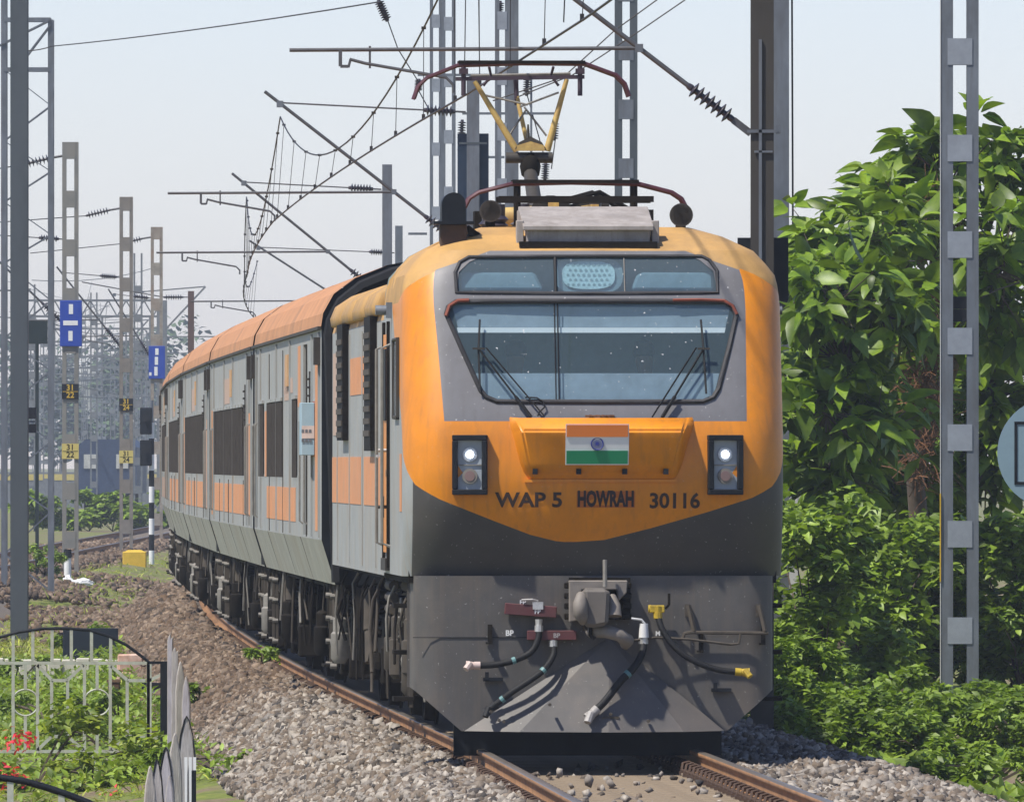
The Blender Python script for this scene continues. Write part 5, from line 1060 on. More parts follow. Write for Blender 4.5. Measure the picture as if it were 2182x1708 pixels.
t = thing('steel_post', 'pale blue grey steel post just behind the brown mast', 'mast', (P(1664, 0, 172).x, 172, 0), 0, B); ibeam(t, .19, .2, -.5, 9.5, GALV); q = MB(); q.cyl((.15, 0, 3.2), (.125, 0, 9.4), .012, n=5); q.build('guy_wire', WIRE, t)
q = MB(); q.box((.03, -.13, 4.55), (.32, .02, .75)); q.build('plate', BLACKPAINT, t)
# crossbars with hanging insulators (switching gantry)
g = thing('switching_gantry', 'thin grey gantry crossbars with hanging insulator strings above the cab', 'gantry', (0, 300, 0))
def loc_(px, py): v = P(px, py, 300); return (v.x, 0, v.z)
for (xa, xb, y) in ((890, 1132, 160), (985, 1190, 242), (1035, 1075, 335), (870, 910, 498)):
    q = MB(); q.bar(loc_(xa, y), loc_(xb, y), .05); q.build('crossbar', GALV, g)
for (px, y0, y1) in ((893, 168, 195), (1124, 165, 205), (985, 255, 300), (1183, 258, 300), (1163, 345, 385), (1066, 2, 40)):
    insulator(g, loc_(px, y0), loc_(px-2, y1), .09, 7)
for (a, b_) in (((893, 195), (915, 235)), ((1124, 205), (1163, 345)), ((985, 300), (975, 320)), ((1183, 300), (1175, 360))):
    tube_part('jumper', [loc_(*a), loc_(*b_)], .012, g, WIRE)
for px in (1002, 1066, 1132): q = MB(); q.bar((loc_(px, 0)[0], 0, -.5), loc_(px, 158 if px < 1130 else 158), .045); q.build('leg', GALV, g)

# loose wires
def wire(label, pts, r=.010, sag=0.0, ins=None):
    ps = [P(*p) for p in pts]; o = []
    for i in range(len(ps)-1):
        for t in np.linspace(0, 1, 8, endpoint=False): v = ps[i].lerp(ps[i+1], t); v.z -= 4*sag*t*(1-t); o.append(v)
    o.append(ps[-1]); q = MB(); q.tube(o, r, 5)
    if not ins:
        return tag(q.build('wire', WIRE), label, 'wire', 'loose overhead wires')
    t = thing('wire', label, 'wire', (0, 0, 0), 0, 'loose overhead wires'); q.build('strand', WIRE, t)
    for a, b_ in ins: insulator(t, P(*a), P(*b_), .085, 8)
    return t
wire('thick black wire crossing the upper left sky', [(30, 106, 300), (110, 99, 300), (812, 4, 215)], .012, .05)
wire('wire with an insulator string at the top, left of the pantograph', [(826, 44, 240), (848, 105, 240), (895, 180, 240)], .010, 0, [((806, 0, 240), (826, 46, 240))])
wire('thin wire slanting up to the right beside the tall battened mast', [(1050, 215, 150), (1200, 165, 150), (1310, 65, 150), (1400, 0, 150)], .007)
wire('second thin wire slanting up right across the tall battened mast', [(1100, 208, 150), (1220, 160, 150), (1365, 65, 150), (1460, 0, 150)], .007)
wire('dropper wire hanging from the top above the collector', [(1203, 0, 118), (1201, 48, 118)], .006)
wire('vertical wire left of the raised pantograph', [(1020, 0, 150), (1022, 160, 150)], .006)
wire('second vertical wire, nearest the tall slender masts', [(992, 0, 150), (990, 140, 150)], .006)

# ------------------------------------------------------------------ left: masts with plates and signs, lattice tower, dark pole
LM = 'battened masts along the left track'
def left_mast(label, px, d, w_, ztop, zb, mm):
    t = battened('battened_mast', label, 'mast', (P(px, 0, d).x, d, 0), w_, zb, ztop, 1.15, .40, mm, mm, LM, fw=.10); return t
def number_plate(t, z, txt1, txt2, bgm, fgm, w_=.40):
    q = MB(); q.box((0, -.092, z), (w_, .012, .36)); p = q.build('number_plate', bgm, t)
    lettering('lettering', txt1, .19, fgm, p, lambda a, b: (a, -.101, z+.088+b), .003); lettering('lettering', txt2, .19, fgm, p, lambda a, b: (a, -.101, z-.088+b), .003)
    q = MB(); q.box((0, -.101, z), (w_*.9, .003, .012)); q.build('rule', fgm, p)
def top_wire(t, z, ln, drop):
    insulator(t, (-.45, 0, z-.05), (-1.15, 0, z-.22), .11, 7, 'strain_insulator'); tube_part('strain_fitting', [(-.15, 0, z), (-.45, 0, z-.05)], .03, t); tube_part('strain_wire', [(-1.15, 0, z-.22), (-ln, -.5*ln, z-drop)], .014, t, WIRE)
L1 = left_mast('battened mast carrying a blue sign and plates 31/22', 150, 344, .385, 9.92, -.7, MASTGREY)
L2 = left_mast('battened mast with plates 31/24 and a yellow footing', 269, 415, .385, 9.92, -.6, mat('mast_brown_grey', (.20, .18, .155), .8, var=.25, dirt=.4, dirtcol=(.12, .08, .05)))
L3 = left_mast('farthest battened mast with a blue sign, beside the coach roof', 334, 468, .385, 9.92, -.6, mat('mast_rusty_grey', (.27, .24, .20), .8, var=.3, dirt=.6, dirtcol=(.22, .10, .05), dscale=2))
for t, lnn in ((L1, 3), (L2, 5), (L3, 4)): top_wire(t, 9.6, lnn, .55)
def zat(py, d): return CAMH-(py-HZ)*d/F
YB = mat('plate_yellow', (.52, .42, .12), .6, var=.1); DB = BLACKPAINT
number_plate(L1, zat(834, 344), '31', '22', DB, YELLOWP); number_plate(L1, zat(961, 344), '31', '22', YB, BLACK)
number_plate(L2, zat(862, 415), '31', '24', DB, YELLOWP); number_plate(L2, zat(973, 415), '31', '24', YB, BLACK)
def blue_sign(t, d, x0, x1, y0, y1, strokes):
    z0, z1 = zat(y1, d), zat(y0, d); xa, xb = P(x0, 0, d).x-t.location.x, P(x1, 0, d).x-t.location.x
    q = MB(); q.box(((xa+xb)/2, -.11, (z0+z1)/2), (xb-xa, .025, z1-z0)); s_ = q.build('blue_sign', SIGNBLUE, t, bevel=.01)
    for (a, b_, c, e) in strokes:
        sx0, sx1 = P(a, 0, d).x-t.location.x, P(c, 0, d).x-t.location.x; q = MB(); q.box(((sx0+sx1)/2, -.125, (zat(b_, d)+zat(e, d))/2), (sx1-sx0, .006, abs(zat(b_, d)-zat(e, d)))); q.build('white_mark', WHITE, s_)
blue_sign(L1, 344, 128, 175, 640, 738, [(147, 648, 156, 669), (135, 683, 166, 693), (146, 705, 155, 726)])
blue_sign(L3, 468, 317, 352, 737, 807, [(331, 742, 338, 756), (330, 760, 337, 777), (329, 781, 336, 800), (318, 793, 323, 800)])
for t, d in ((L1, 344), (L2, 415), (L3, 468)):
    c = cantilever(t, lx(d)-t.location.x-.3, .85, True)
yb = thing('foundation_block', 'yellow painted block at the foot of mast 31/24', 'block', (P(287, 0, 383).x, 383, -.48)); q = MB(); q.box((0, 0, .23), (.62, .62, .52)); q.build('block', YELLOWP, yb, bevel=.02); q = MB(); q.box((0, 0, .51), (.5, .5, .04), taper=.7); q.build('cap', YELLOWP, yb)

# lattice tower
LT = thing('lattice_tower', 'tall lattice steel portal upright at the left edge', 'tower', (0, 305, -.8))
def tl(px, py): v = P(px, py, 305); return Vector((v.x, 0, v.z+.8))
xl0, xl1 = tl(8, 0).x, tl(108, 0).x; ztp = tl(0, 42).z
for yy in (0, .55):
    for x_, nm in ((xl0, 'corner_angle'), (xl1, 'corner_angle')):
        q = MB(); q.box((x_, yy, ztp/2+(2 if x_ == xl0 else 0)), (.115, .03, ztp+(4 if x_ == xl0 else 0))); q.box((x_+(.05 if x_ == xl0 else -.05), yy+.06, ztp/2+(2 if x_ == xl0 else 0)), (.02, .09, ztp+(4 if x_ == xl0 else 0))); q.build(nm, GALV, LT)
    zs = [tl(0, y).z for y in (148, 225, 300, 365, 430, 500, 560, 640, 720, 790, 870, 940, 1020, 1090, 1180, 1260)]
    for k, (za, zb) in enumerate(zip(zs, zs[1:])):
        q = MB(); a, b_ = ((xl0, za), (xl1, zb)) if k % 2 == 0 else ((xl1, za), (xl0, zb)); q.bar((a[0], yy+.01, a[1]), (b_[0], yy+.01, b_[1]), .04, .02); q.build('lacing_bar', GALV, LT)
    for y in (42, 148): q = MB(); q.box(((xl0+xl1)/2, yy-.01, tl(0, y).z), (xl1-xl0, .03, .085)); q.build('cross_tie', GALV, LT)
    for a, b_ in (((xl1, ztp-.1), (xl0+.3, zs[0]+.05)), ((xl1, ztp), (xl0-.1, zs[0]+.5))): q = MB(); q.bar((a[0], yy-.02, a[1]), (b_[0], yy-.02, b_[1]), .06, .03); q.build('knee_brace', GALV, LT)
tubeblk = mat('dark_green_board', (.012, .022, .022), .5)
q = MB(); a, b_ = P(58, 686, 330), P(100, 730, 330); q.box(((a.x+b_.x)/2, 330, (a.z+b_.z)/2), (.48, .04, .52)); q.box(((a.x+b_.x)/2, 330, (a.z+b_.z)/2-3.2), (.08, .08, 6)); tag(q.build('signal_board', tubeblk), 'dark green board behind the lattice tower', 'board')
# the dark tubular pole
DP = thing('steel_pole', 'thick dark steel pole in front of the lattice tower', 'pole', (P(41, 0, 262).x, 262, -.95)); q = MB(); q.box((0, 0, 6.2), (.30, .03, 12.8)); q.box((-.15, .14, 6.2), (.022, .27, 12.8)); q.box((.15, .14, 6.2), (.022, .27, 12.8)); q.build('post', MASTBLUE, DP)
sb = MB()
for (y0, y1) in ((868, 892), (903, 922)): sb.box(((P(62, 0, 275).x), 0, zat((y0+y1)/2, 275)+.95), (.28, .25, (y1-y0)*275/F))
s1 = thing('colour_light_signal', 'small dark signal head peeking right of the dark pole', 'signal', (0, 275, -.95)); sb.build('lamp_unit', BLACKPAINT, s1); q = MB(); q.cyl((P(48, 0, 275).x, .1, 0), (P(48, 0, 275).x, .1, 3.6), .06, n=10); q.box((P(60, 0, 275).x, .0, zat(898, 275)+.95), (.3, .1, .04)); q.build('post', GALV, s1)

# striped signal post with two dark heads
SP = thing('signal_post', 'black and white striped signal post beside the far coach', 'signal', (P(323, 0, 392).x, 392, -.45))
zb_, zt_ = 0.0, zat(900, 392)+.45
for k in range(9):
    z0 = zb_+(zt_-zb_)*k/9; q = MB(); q.cyl((0, 0, z0), (0, 0, z0+(zt_-zb_)/9), .075, n=12, caps=(k == 8)); q.build('post_band', WHITE if k % 2 == 0 else BLACKPAINT, SP, sm=40)
for y0, y1 in ((868, 925), (937, 992)):
    q = MB(); q.box((-.15, -.1, zat((y0+y1)/2, 392)+.45), (.32, .2, (y1-y0)*392/F)); hd = q.build('signal_unit', BLACKPAINT, SP, bevel=.02)
    q = MB(); q.lathe([(.09, 0), (.1, .12), (.085, .12)], Matrix.Translation((-.15, -.2, zat((y0+y1)/2, 392)+.52)) @ Matrix.Rotation(R(90), 4, 'X'), 12); q.build('lens_hood', BLACK, hd)
q = MB(); q.cyl((0, 0, zt_), (0, 0, zt_+.6), .05, n=10); q.build('post_top', GALV, SP)

# ------------------------------------------------------------------ right mast and disc board
RM = battened('battened_mast', 'big galvanised battened mast in front of the broad leaved tree', 'mast', (P(2045, 0, 165).x, 165, -.5), .425, 0, 10.5, 1.093, .30, GALV, GALVPALE, None, fw=.135, zoff=.61, dp=.16)
for o in [c for c in RM.children if c.name.startswith('batten')]:
    # align the plates with the rows seen in the photograph
    pass
q = MB(); q.box((-.222, -.08, 2.0), (.012, .06, 1.0)); q.build('yellow_paint_mark', YELLOWP, RM)
q = MB(); q.box((-.219, -.02, 5.2), (.006, .15, 10.4)); q.build('edge_flange', CONCRETE, RM)
for z in (zat(645, 165)+.5, zat(672, 165)+.5): q = MB(); q.box((.005, .02, z), (.19, .06, .14)); q.build('terminal_box', BLACKPAINT, RM)
DB_ = thing('disc_board', 'round blue grey disc board at the right edge', 'sign', (P(2243, 0, 150).x, 150, -.5)); zc_ = zat(965, 150)+.5
q = MB(); q.cyl((0, -.015, zc_), (0, .015, zc_), .57, n=48); q.build('disc', DISC, DB_, sm=30)
for a, b_, c, e in ((-.38, 0, .03, .62), (.38, 0, .03, .62), (0, .31, .79, .03), (0, -.31, .79, .03)): q = MB(); q.box((a, -.02, zc_+b_), (c, .006, e)); q.build('frame_line', BLACKPAINT, DB_)
q = MB(); q.cyl((0, .06, 0), (0, .06, zc_+.4), .04, n=10); q.build('post', GALV, DB_)
cpst = thing('concrete_post', 'pale concrete post glimpsed right of the cab', 'post', (P(1690, 0, 185).x, 185, -.6)); q = MB(); q.box((0, 0, 2.6), (.14, .14, 5.2), taper=.9); q.build('shaft', CONCRETE, cpst, bevel=.01); q = MB(); q.box((0, 0, 5.22), (.16, .16, .05)); q.build('cap', CONCRETE, cpst)
for z in (4.6,): wire('thin wire strung in front of the foliage right of the cab', [(1690, 548, 168), (1950, 556, 168)], .008)

# ------------------------------------------------------------------ vegetation
def leaf_tpl(L_, w_, fold=.25, droop=.35, seg=4):
    """one leaf: base at origin, along +y, folded along the midrib, drooping"""
    V = []; Fc = []
    for i in range(seg+1):
        t = i/seg; y = L_*t; z = -droop*L_*t*t; h = w_*math.sin(math.pi*min(1, .08+.92*t)**.85)*.5 if 0 < i < seg else .004
        V += [(-h, y, z+fold*h), (0, y, z), (h, y, z+fold*h)]
    for i in range(seg):
        a = i*3; Fc += [(a, a+1, a+4, a+3), (a+1, a+2, a+5, a+4)]
    return np.array(V, dtype=np.float32), np.array(Fc)
def leaves_mesh(name, tpl, pos, R_, sc, m, parent=None):
    V0, F0 = tpl; n = len(pos); Vv = np.einsum('nij,kj->nki', R_, V0)*sc[:, None, None]+pos[:, None, :]
    Fc = (F0[None]+len(V0)*np.arange(n)[:, None, None]).reshape(-1, 4); return np_mesh(name, Vv.reshape(-1, 3), Fc, m, parent, sm=True)
def basis(dirs, ups):
    y = dirs/np.linalg.norm(dirs, axis=1)[:, None]; x = np.cross(y, ups); x /= np.linalg.norm(x, axis=1)[:, None]+1e-9; z = np.cross(x, y); return np.stack([x, y, z], -1)
def rand_dirs(n, zlo=-.7, zhi=.5):
    a = rng.uniform(0, 2*np.pi, n); z = rng.uniform(zlo, zhi, n); r = np.sqrt(1-np.clip(z, -1, 1)**2); return np.stack([r*np.cos(a), r*np.sin(a), z], 1)

BIG = leaf_tpl(.42, .21, .32, .38, 5); bigme = []
for k, (l_, w_, f_, dr_) in enumerate(((.44, .22, .3, .35), (.40, .23, .4, .55), (.50, .24, .25, .25), (.30, .16, .3, .6))):
    V0, F0 = leaf_tpl(l_, w_, f_, dr_, 5); me = bpy.data.meshes.new('leaf'); me.from_pydata([tuple(v) for v in V0], [], [tuple(int(i) for i in f) for f in F0]); me.materials.append(BIGLEAF); me.polygons.foreach_set('use_smooth', [True]*len(me.polygons)); bigme.append(me)
def broad_tree(label, root, lobes, dens, group, seed):
    """lobes: (centre, radius xyz, clusters). Leaves sit in rosettes at twig tips; the nearest 300 are objects."""
    r_ = np.random.default_rng(seed); t = thing('broad_leaved_tree', label, 'tree', root, 0, group); root = Vector(root)
    q = MB(); cs = [Vector(c) for c, _, _ in lobes]; crown = sum(cs, Vector())/len(cs)
    trunk = [Vector((0, 0, 0)), Vector((.08, .05, 1.2)), Vector((-.05, .1, 2.6)), (crown-root)*.98]; q.tube(trunk, [.17, .14, .11, .05], 8); q.build('trunk', BARK, t, sm=60)
    tips = []
    for c, rad, ncl in lobes:
        c = Vector(c)-root; q = MB(); a = trunk[2]; q.tube([a, a.lerp(c, .5)+Vector((0, 0, .25)), c], [.07, .05, .025], 6); q.build('limb', BARK, t, sm=60)
        ncl = int(ncl*dens); d = r_.normal(size=(ncl, 3)); d /= np.linalg.norm(d, axis=1)[:, None]; ncl = len(d); d *= r_.uniform(.25, 1.38, ncl)[:, None]**.75
        for v in d: tips.append((np.array(c)+v*np.array(rad), v))
    pos, dr_, up, sc = [], [], [], []
    for tip, v in tips:
        k = r_.integers(6, 11); base = r_.uniform(0, 2*np.pi); s0 = r_.uniform(.75, 1.15)
        for j in range(k):
            a = base+j*2.4; tilt = r_.uniform(-.95, .75); dd_ = np.array([math.cos(a), math.sin(a), tilt])+v*.5; pos.append(tip+dd_*.05); dr_.append(dd_); up.append(np.array([0, 0, 1])+r_.normal(size=3)*.55); sc.append(s0*r_.uniform(.5, 1.05))
    pos, dr_, up, sc = np.array(pos), np.array(dr_), np.array(up), np.array(sc); B_ = basis(dr_, up); order = np.argsort(pos[:, 1]-.3*pos[:, 2])
    near, rest = order[:300], order[300:]
    for i in near:
        o = link('leaf', bigme[int(r_.integers(0, 4))], t); M = Matrix([list(B_[i][0])+[pos[i][0]], list(B_[i][1])+[pos[i][1]], list(B_[i][2])+[pos[i][2]], [0, 0, 0, 1]]); o.matrix_local = M @ Matrix.Scale(float(sc[i]), 4)
    if len(rest): tag(leaves_mesh('leaves', BIG, pos[rest], B_[rest], sc[rest], BIGLEAF, t), kind='stuff')
    q = MB()
    for tip, v in tips: e = Vector(tip); c = e-Vector(v)*.75; q.tube([c-Vector((0, 0, .2)), c.lerp(e, .5)+Vector((0, 0, -.08)), e], [.016, .011, .005], 4)
    q.build('twigs', BARK, t)
    return t
def dvec(px, py, d): return tuple(P(px, py, d))
TG = 'broad leaved trees beside the line'
broad_tree('broad leaved tree whose crown tops the right mast', (P(1960, 0, 176).x, 176, -.5), [
    (dvec(2010, 330, 174), (1.0, .9, .45), 55), (dvec(1930, 460, 173), (.75, .8, .5), 50), (dvec(2130, 420, 174), (.6, .8, .75), 42), (dvec(1900, 400, 174), (.35, .5, .35), 18), (dvec(2140, 560, 171), (.5, .8, .8), 40),
    (dvec(2080, 640, 172), (.9, .8, .6), 50), (dvec(1960, 700, 175), (.8, .7, .8), 40)], .72, TG, 11)
broad_tree('broad leaved tree right behind the cab corner', (P(1790, 0, 170).x, 170, -.5), [
    (dvec(1760, 500, 169), (.55, .7, .45), 36), (dvec(1830, 480, 170), (.6, .7, .35), 34), (dvec(1780, 620, 167), (.55, .8, .45), 40), (dvec(1880, 640, 168), (.6, .8, .45), 40),
    (dvec(1800, 740, 168), (.65, .8, .5), 44), (dvec(1740, 570, 168), (.3, .6, .4), 18), (dvec(1760, 860, 167), (.5, .6, .5), 34), (dvec(1860, 900, 168), (.6, .6, .5), 36), (dvec(1780, 980, 168), (.5, .6, .4), 26)], .72, TG, 23)
broad_tree('smaller leafy tree low behind the cab side', (P(1830, 0, 180).x, 180, -.5), [
    (dvec(1780, 860, 178), (.8, .6, .7), 60), (dvec(1900, 850, 179), (.7, .6, .8), 55), (dvec(1860, 980, 179), (.9, .6, .6), 55), (dvec(2120, 820, 180), (.7, .6, 1.0), 60), (dvec(2100, 1000, 180), (.7, .6, .7), 45), (dvec(2000, 900, 181), (.8, .6, .8), 45), (dvec(1760, 1000, 178), (.7, .6, .6), 45), (dvec(1950, 1080, 180), (.9, .6, .6), 50), (dvec(1730, 760, 179), (.5, .6, .7), 40), (dvec(2160, 700, 181), (.5, .6, .7), 30), (dvec(1850, 720, 182), (.9, .5, .6), 45)], .85, TG, 37)
# dry creeper hanging in the trees
def creeper(label, pts, n, spread, ln):
    q = MB(); r_ = random.Random(5)
    for k in range(n):
        i = r_.randrange(len(pts)-1); a, b_ = Vector(pts[i]), Vector(pts[i+1]); p = a.lerp(b_, r_.random())+Vector((r_.gauss(0, spread), r_.gauss(0, spread*.6), r_.gauss(0, spread)))
        v = Vector((r_.gauss(0, 1), r_.gauss(0, .5), r_.gauss(-.5, .8))).normalized()*ln*r_.uniform(.4, 1.2); q.tube([p, p+v*.5+Vector((0, 0, .03)), p+v], .006, 3)
    return tag(q.build('dry_creeper', TWIG), label, 'creeper', kind='stuff')
creeper('tangle of brown dry creeper hanging behind the right mast', [dvec(1990, 400, 173), dvec(2030, 520, 173), dvec(1985, 640, 172), dvec(1960, 760, 172), dvec(1975, 880, 172), dvec(1960, 1020, 172)], 650, .13, .35)

SMALL = leaf_tpl(.13, .085, .25, .3, 3); TINY = leaf_tpl(.09, .05, .2, .3, 2); BLADE = leaf_tpl(.15, .022, .3, .5, 2)
def shrub(name, label, base, rad, h, n, tpl, m, group, s0=.7, s1=1.3, shell=.45):
    r_ = rng; t = thing(name, label, 'shrub', base, 0, group)
    K = max(6, int(n/160)); cc = np.stack([r_.normal(0, .48, K)*rad[0], r_.normal(0, .48, K)*rad[1], r_.uniform(.12, .92, K)*h], 1); rr_ = r_.uniform(.16, .38, K)*min(rad[0], h)
    idx = r_.integers(0, K, n); d = rand_dirs(n, -.6, 1); pos = cc[idx]+d*(rr_[idx]*r_.uniform(shell, 1.05, n))[:, None]; pos = pos[pos[:, 2] > .02]
    n = len(pos); dr_ = rand_dirs(n, -.5, .5); up = np.array([0, 0, 1])[None]+r_.normal(size=(n, 3))*.45; sc = r_.uniform(s0, s1, n)
    tag(leaves_mesh('foliage', tpl, pos, basis(dr_, up), sc, m, t), kind='stuff')
    q = MB()
    for k in range(min(K, 14)): q.tube([(0, 0, 0), tuple(cc[k]*.55+np.array([.05, 0, .1])), tuple(cc[k])], [.02, .014, .006], 4)
    q.build('stems', BARK, t); return t
UG = 'undergrowth along the right side of the track'
US = [(1725, 160, .9, 2.6, 'leafy shrub pressed against the right side of the train'), (1810, 166, 1.0, 2.5, 'shrub with pale leaves below the low tree'), (1890, 171, 1.0, 2.1, 'rounded shrub left of the right mast foot'), (1960, 172, .9, 2.2, 'taller shrub just behind the right mast foot'),
      (2110, 171, .9, 2.1, 'shrub right of the right mast'), (2180, 168, .8, 2.3, 'shrub under the disc board at the right edge'), (1700, 148, .7, 1.2, 'low shrub beside the shadowed ballast'), (1790, 147, .9, .85, 'low spreading shrub by the ballast shoulder'),
      (1880, 146, .9, .6, 'low shrub in front of the rounded shrub'), (2100, 152, 1.0, .5, 'dark green low shrub at the mast foot, right side'), (2170, 142, .8, .55, 'low shrub near the right bottom corner'), (1980, 143, .9, .45, 'feathery low shrub by the lit ballast edge'), (2090, 131, .9, .4, 'lowest feathery weed at the bottom right')]
for k, (px, d, rd, h, lab) in enumerate(US):
    v = P(px, 0, d); shrub('shrub', lab, (v.x, d, ground_z(v.x, d)-.02), (rd, rd), h, 5200 if k < 6 else 4200, SMALL if k < 6 else TINY, SHRUBLEAF, UG)

# grass and weeds, right bank and left garden
def blades(name, label, pts, tpl, m, s0, s1):
    n = len(pts); d = rand_dirs(n, .25, .95); o = leaves_mesh(name, tpl, pts, basis(d, np.array([[0, 0, 1.0]])+rng.normal(size=(n, 3))*.3), rng.uniform(s0, s1, n), m); return tag(o, label, 'grass', kind='stuff')
def field(n, x0, x1, d0, d1, patch=.5, sc=.45):
    X = rng.uniform(x0, x1, n); D = rng.uniform(d0, d1, n); k = np.sin(X*sc*3+1.7)*np.cos(D*sc*.9)+np.sin(X*1.1+D*.37)+rng.normal(0, .5, n); keep = k > patch*2-1.4; X, D = X[keep], D[keep]
    return np.array([(x, d, ground_z(x, d)) for x, d in zip(X, D)])
right = field(16000, 3.0, 9, 105, 175, .2); right = np.array([p for p in right if p[0]-tx(p[1]) > 2.75])
blades('grass', 'weedy grass on the right bank beyond the ballast', right, TINY, SHRUBLEAF, .9, 2.2)
left = np.concatenate([field(42000, -9, -2.6, 140, 262, .1), field(14000, -13, -5, 262, 420, .35)]); left = np.array([p for p in left if p[0]-tx(p[1]) < -2.3])
blades('grass', 'patchy sunlit grass on the left of the track', left, BLADE, GRASSM, .5, 1.3)
weeds = field(26000, -8.5, -2.6, 140, 235, .3, .8); weeds = np.array([p for p in weeds if p[0]-tx(p[1]) < -2.35]); weeds[:, 2] += rng.uniform(0, .22, len(weeds))
blades('weeds', 'low leafy weeds around the garden gate', weeds, TINY, SHRUBLEAF, .7, 1.5)
LS = [(30, 215, .8, .5, 'low weed patch beyond the gate arch, leftmost'), (200, 228, .5, .55, 'weed clump growing in front of the black board'), (110, 180, .9, .5, 'weedy bush seen through the gate grille'), (255, 172, .6, .45, 'weed clump behind the gate post'), (475, 142, .9, .3, 'green weeds at the foot of the grey ballast bank'), (250, 160, .8, .35, 'ground creeper below the gate rails'),
      (100, 330, .5, .8, 'bush at the foot of the lattice tower'), (425, 170, .25, .3, 'small weed tuft on the ballast right of the pickets'), (560, 178, .3, .3, 'small weed tuft growing beside the rail'), (380, 172, .3, .3, 'small weed tuft on the ballast near the picket tops')]
for px, d, rd, h, lab in LS:
    v = P(px, 0, d); off = v.x-tx(d); z = bed_z(off) if off > -2.35 else ground_z(v.x, d)
    shrub('weed', lab, (v.x, d, z-.02), (rd, rd), h, 1500 if rd > .4 else 420, TINY, SHRUBLEAF, 'weeds on the left of the track', .6, 1.2)
# bougainvillea in front of the gate
bg2 = shrub('bougainvillea', 'yellow green bougainvillea with red blossoms in front of the gate', (P(60, 0, 146).x, 146, -1.0), (.95, .6), .85, 900, TINY, YOUNGLEAF, None, .8, 1.7, .3)
shrub('bougainvillea', 'smaller rust tinged bougainvillea branch lower right of the blossoms', (P(190, 0, 145).x, 145, -1.0), (.6, .5), .5, 500, TINY, YOUNGLEAF, None, .8, 1.5, .3)
for px, py in ((28, 1578), (14, 1652), (58, 1572), (44, 1655), (372-135, 1703)):
    c = P(px, py, 142)-Vector(bg2.location); n = 26; pos = np.array(c)[None]+rng.normal(0, .05, (n, 3)); np_ = leaves_mesh('blossom', TINY, pos, basis(rand_dirs(n), np.array([[0, 0, 1.0]])+rng.normal(size=(n, 3))*.5), rng.uniform(.6, .9, n), FLOWER, bg2)

# ------------------------------------------------------------------ garden gate, pickets and small things on the left
GD = 155.0
def gate(label, d, k):
    g = thing('garden_gate', label, 'gate', (0, d, 0), 0, 'arched garden gates')
    return g
g1 = gate('pale iron gate with circles and a black arched top', GD, 1)
def gp(px, py): v = P(px, py, GD); return Vector((v.x, 0, v.z))
def gbar(name, a, b_, w_=.034, m=GATEPAINT): q = MB(); q.bar(gp(*a), gp(*b_), w_, .02, up=(0, 1, 0)); return q.build(name, m, g1)
arc = [gp(px, py) for px, py in ((-60, 1385), (-30, 1370), (0, 1357), (40, 1346), (90, 1339), (140, 1338), (190, 1342), (230, 1354), (270, 1374), (300, 1396), (318, 1411))]
q = MB(); q.tube(arc, .017, 7); q.build('arched_top', BLACKPAINT, g1, sm=60)
for py in (1412, 1600, 1643, 1688): gbar('rail', (-60, py), (318 if py < 1680 else 320, py))
gbar('rail', (316, 1411), (358, 1411), .03, BLACKPAINT)
for px, top in ((28, 1350), (70, 1342), (111, 1340), (152, 1341), (195, 1345), (236, 1358)): gbar('upper_bar', (px, top), (px, 1408))
for px in (-35, 28, 80, 180, 235, 316): gbar('bar', (px, 1415), (px, 1598))
for px in (110, 144, 271): gbar('octagon_side', (px, 1450), (px, 1568), .034)
for (a, b_) in (((80, 1416), (110, 1448)), ((144, 1448), (178, 1416)), ((110, 1449), (144, 1449)), ((110, 1568), (80, 1597)), ((144, 1568), (178, 1597)), ((110, 1568), (144, 1568)), ((237, 1418), (271, 1448)), ((271, 1449), (310, 1449)), ((271, 1568), (310, 1567)), ((271, 1568), (237, 1597)), ((318, 1449), (345, 1436)), ((318, 1578), (345, 1565))): gbar('octagon_edge', a, b_, .034)
for px in (54, 207):
    gbar('stub', (px, 1415), (px, 1468), .034); gbar('stub', (px, 1524), (px, 1597), .034)
    c = gp(px, 1496); rad = 28*GD/F; q = MB(); q.tube([(c.x+rad*math.cos(t), 0, c.z+rad*math.sin(t)) for t in np.linspace(0, 2*math.pi, 25)], .011, 5); q.build('ring', GATEPAINT, g1, sm=60)
gbar('stub', (200, 1602), (200, 1642), .034); gbar('post', (318, 1411), (318, 1700), .05)
q = MB(); a, b_ = gp(342, 1411), gp(358, 1575); q.box(((a.x+b_.x)/2, .03, (gp(0, 1411).z-1.0)/2), (.085, .085, gp(0, 1411).z+1.0)); q.build('black_post', BLACKPAINT, g1)
q = MB(); q.box((gp(130, 0).x, 1.2, -.93), (2.6, .3, .22)); tag(q.build('garden_step', mat('old_concrete', (.22, .19, .15), .9, var=.3, bump=.3), bevel=.02), 'old concrete step behind the gate', 'step').location = (0, GD, 0)
g2 = gate('nearer gate arch crossing the bottom left corner', 86, 1)
GD = 86.0
arc = [gp(px, py) for px, py in ((-180, 1664), (-120, 1657), (-60, 1654), (0, 1656), (50, 1663), (100, 1677), (150, 1694), (190, 1710), (260, 1752))]
q = MB(); q.tube(arc, .021, 8); q.build('arched_top', BLACKPAINT, g2, sm=60)
for px, py in ((-80, 1655), (22, 1660), (131, 1690)): q = MB(); q.bar(gp(px, py), gp(px, 1900), .038, .02, up=(0, 1, 0)); q.build('bar', GATEPAINT, g2)
q = MB(); q.bar(gp(-180, 1830), gp(260, 1830), .038, .02); q.build('rail', GATEPAINT, g2)
GD = 155.0
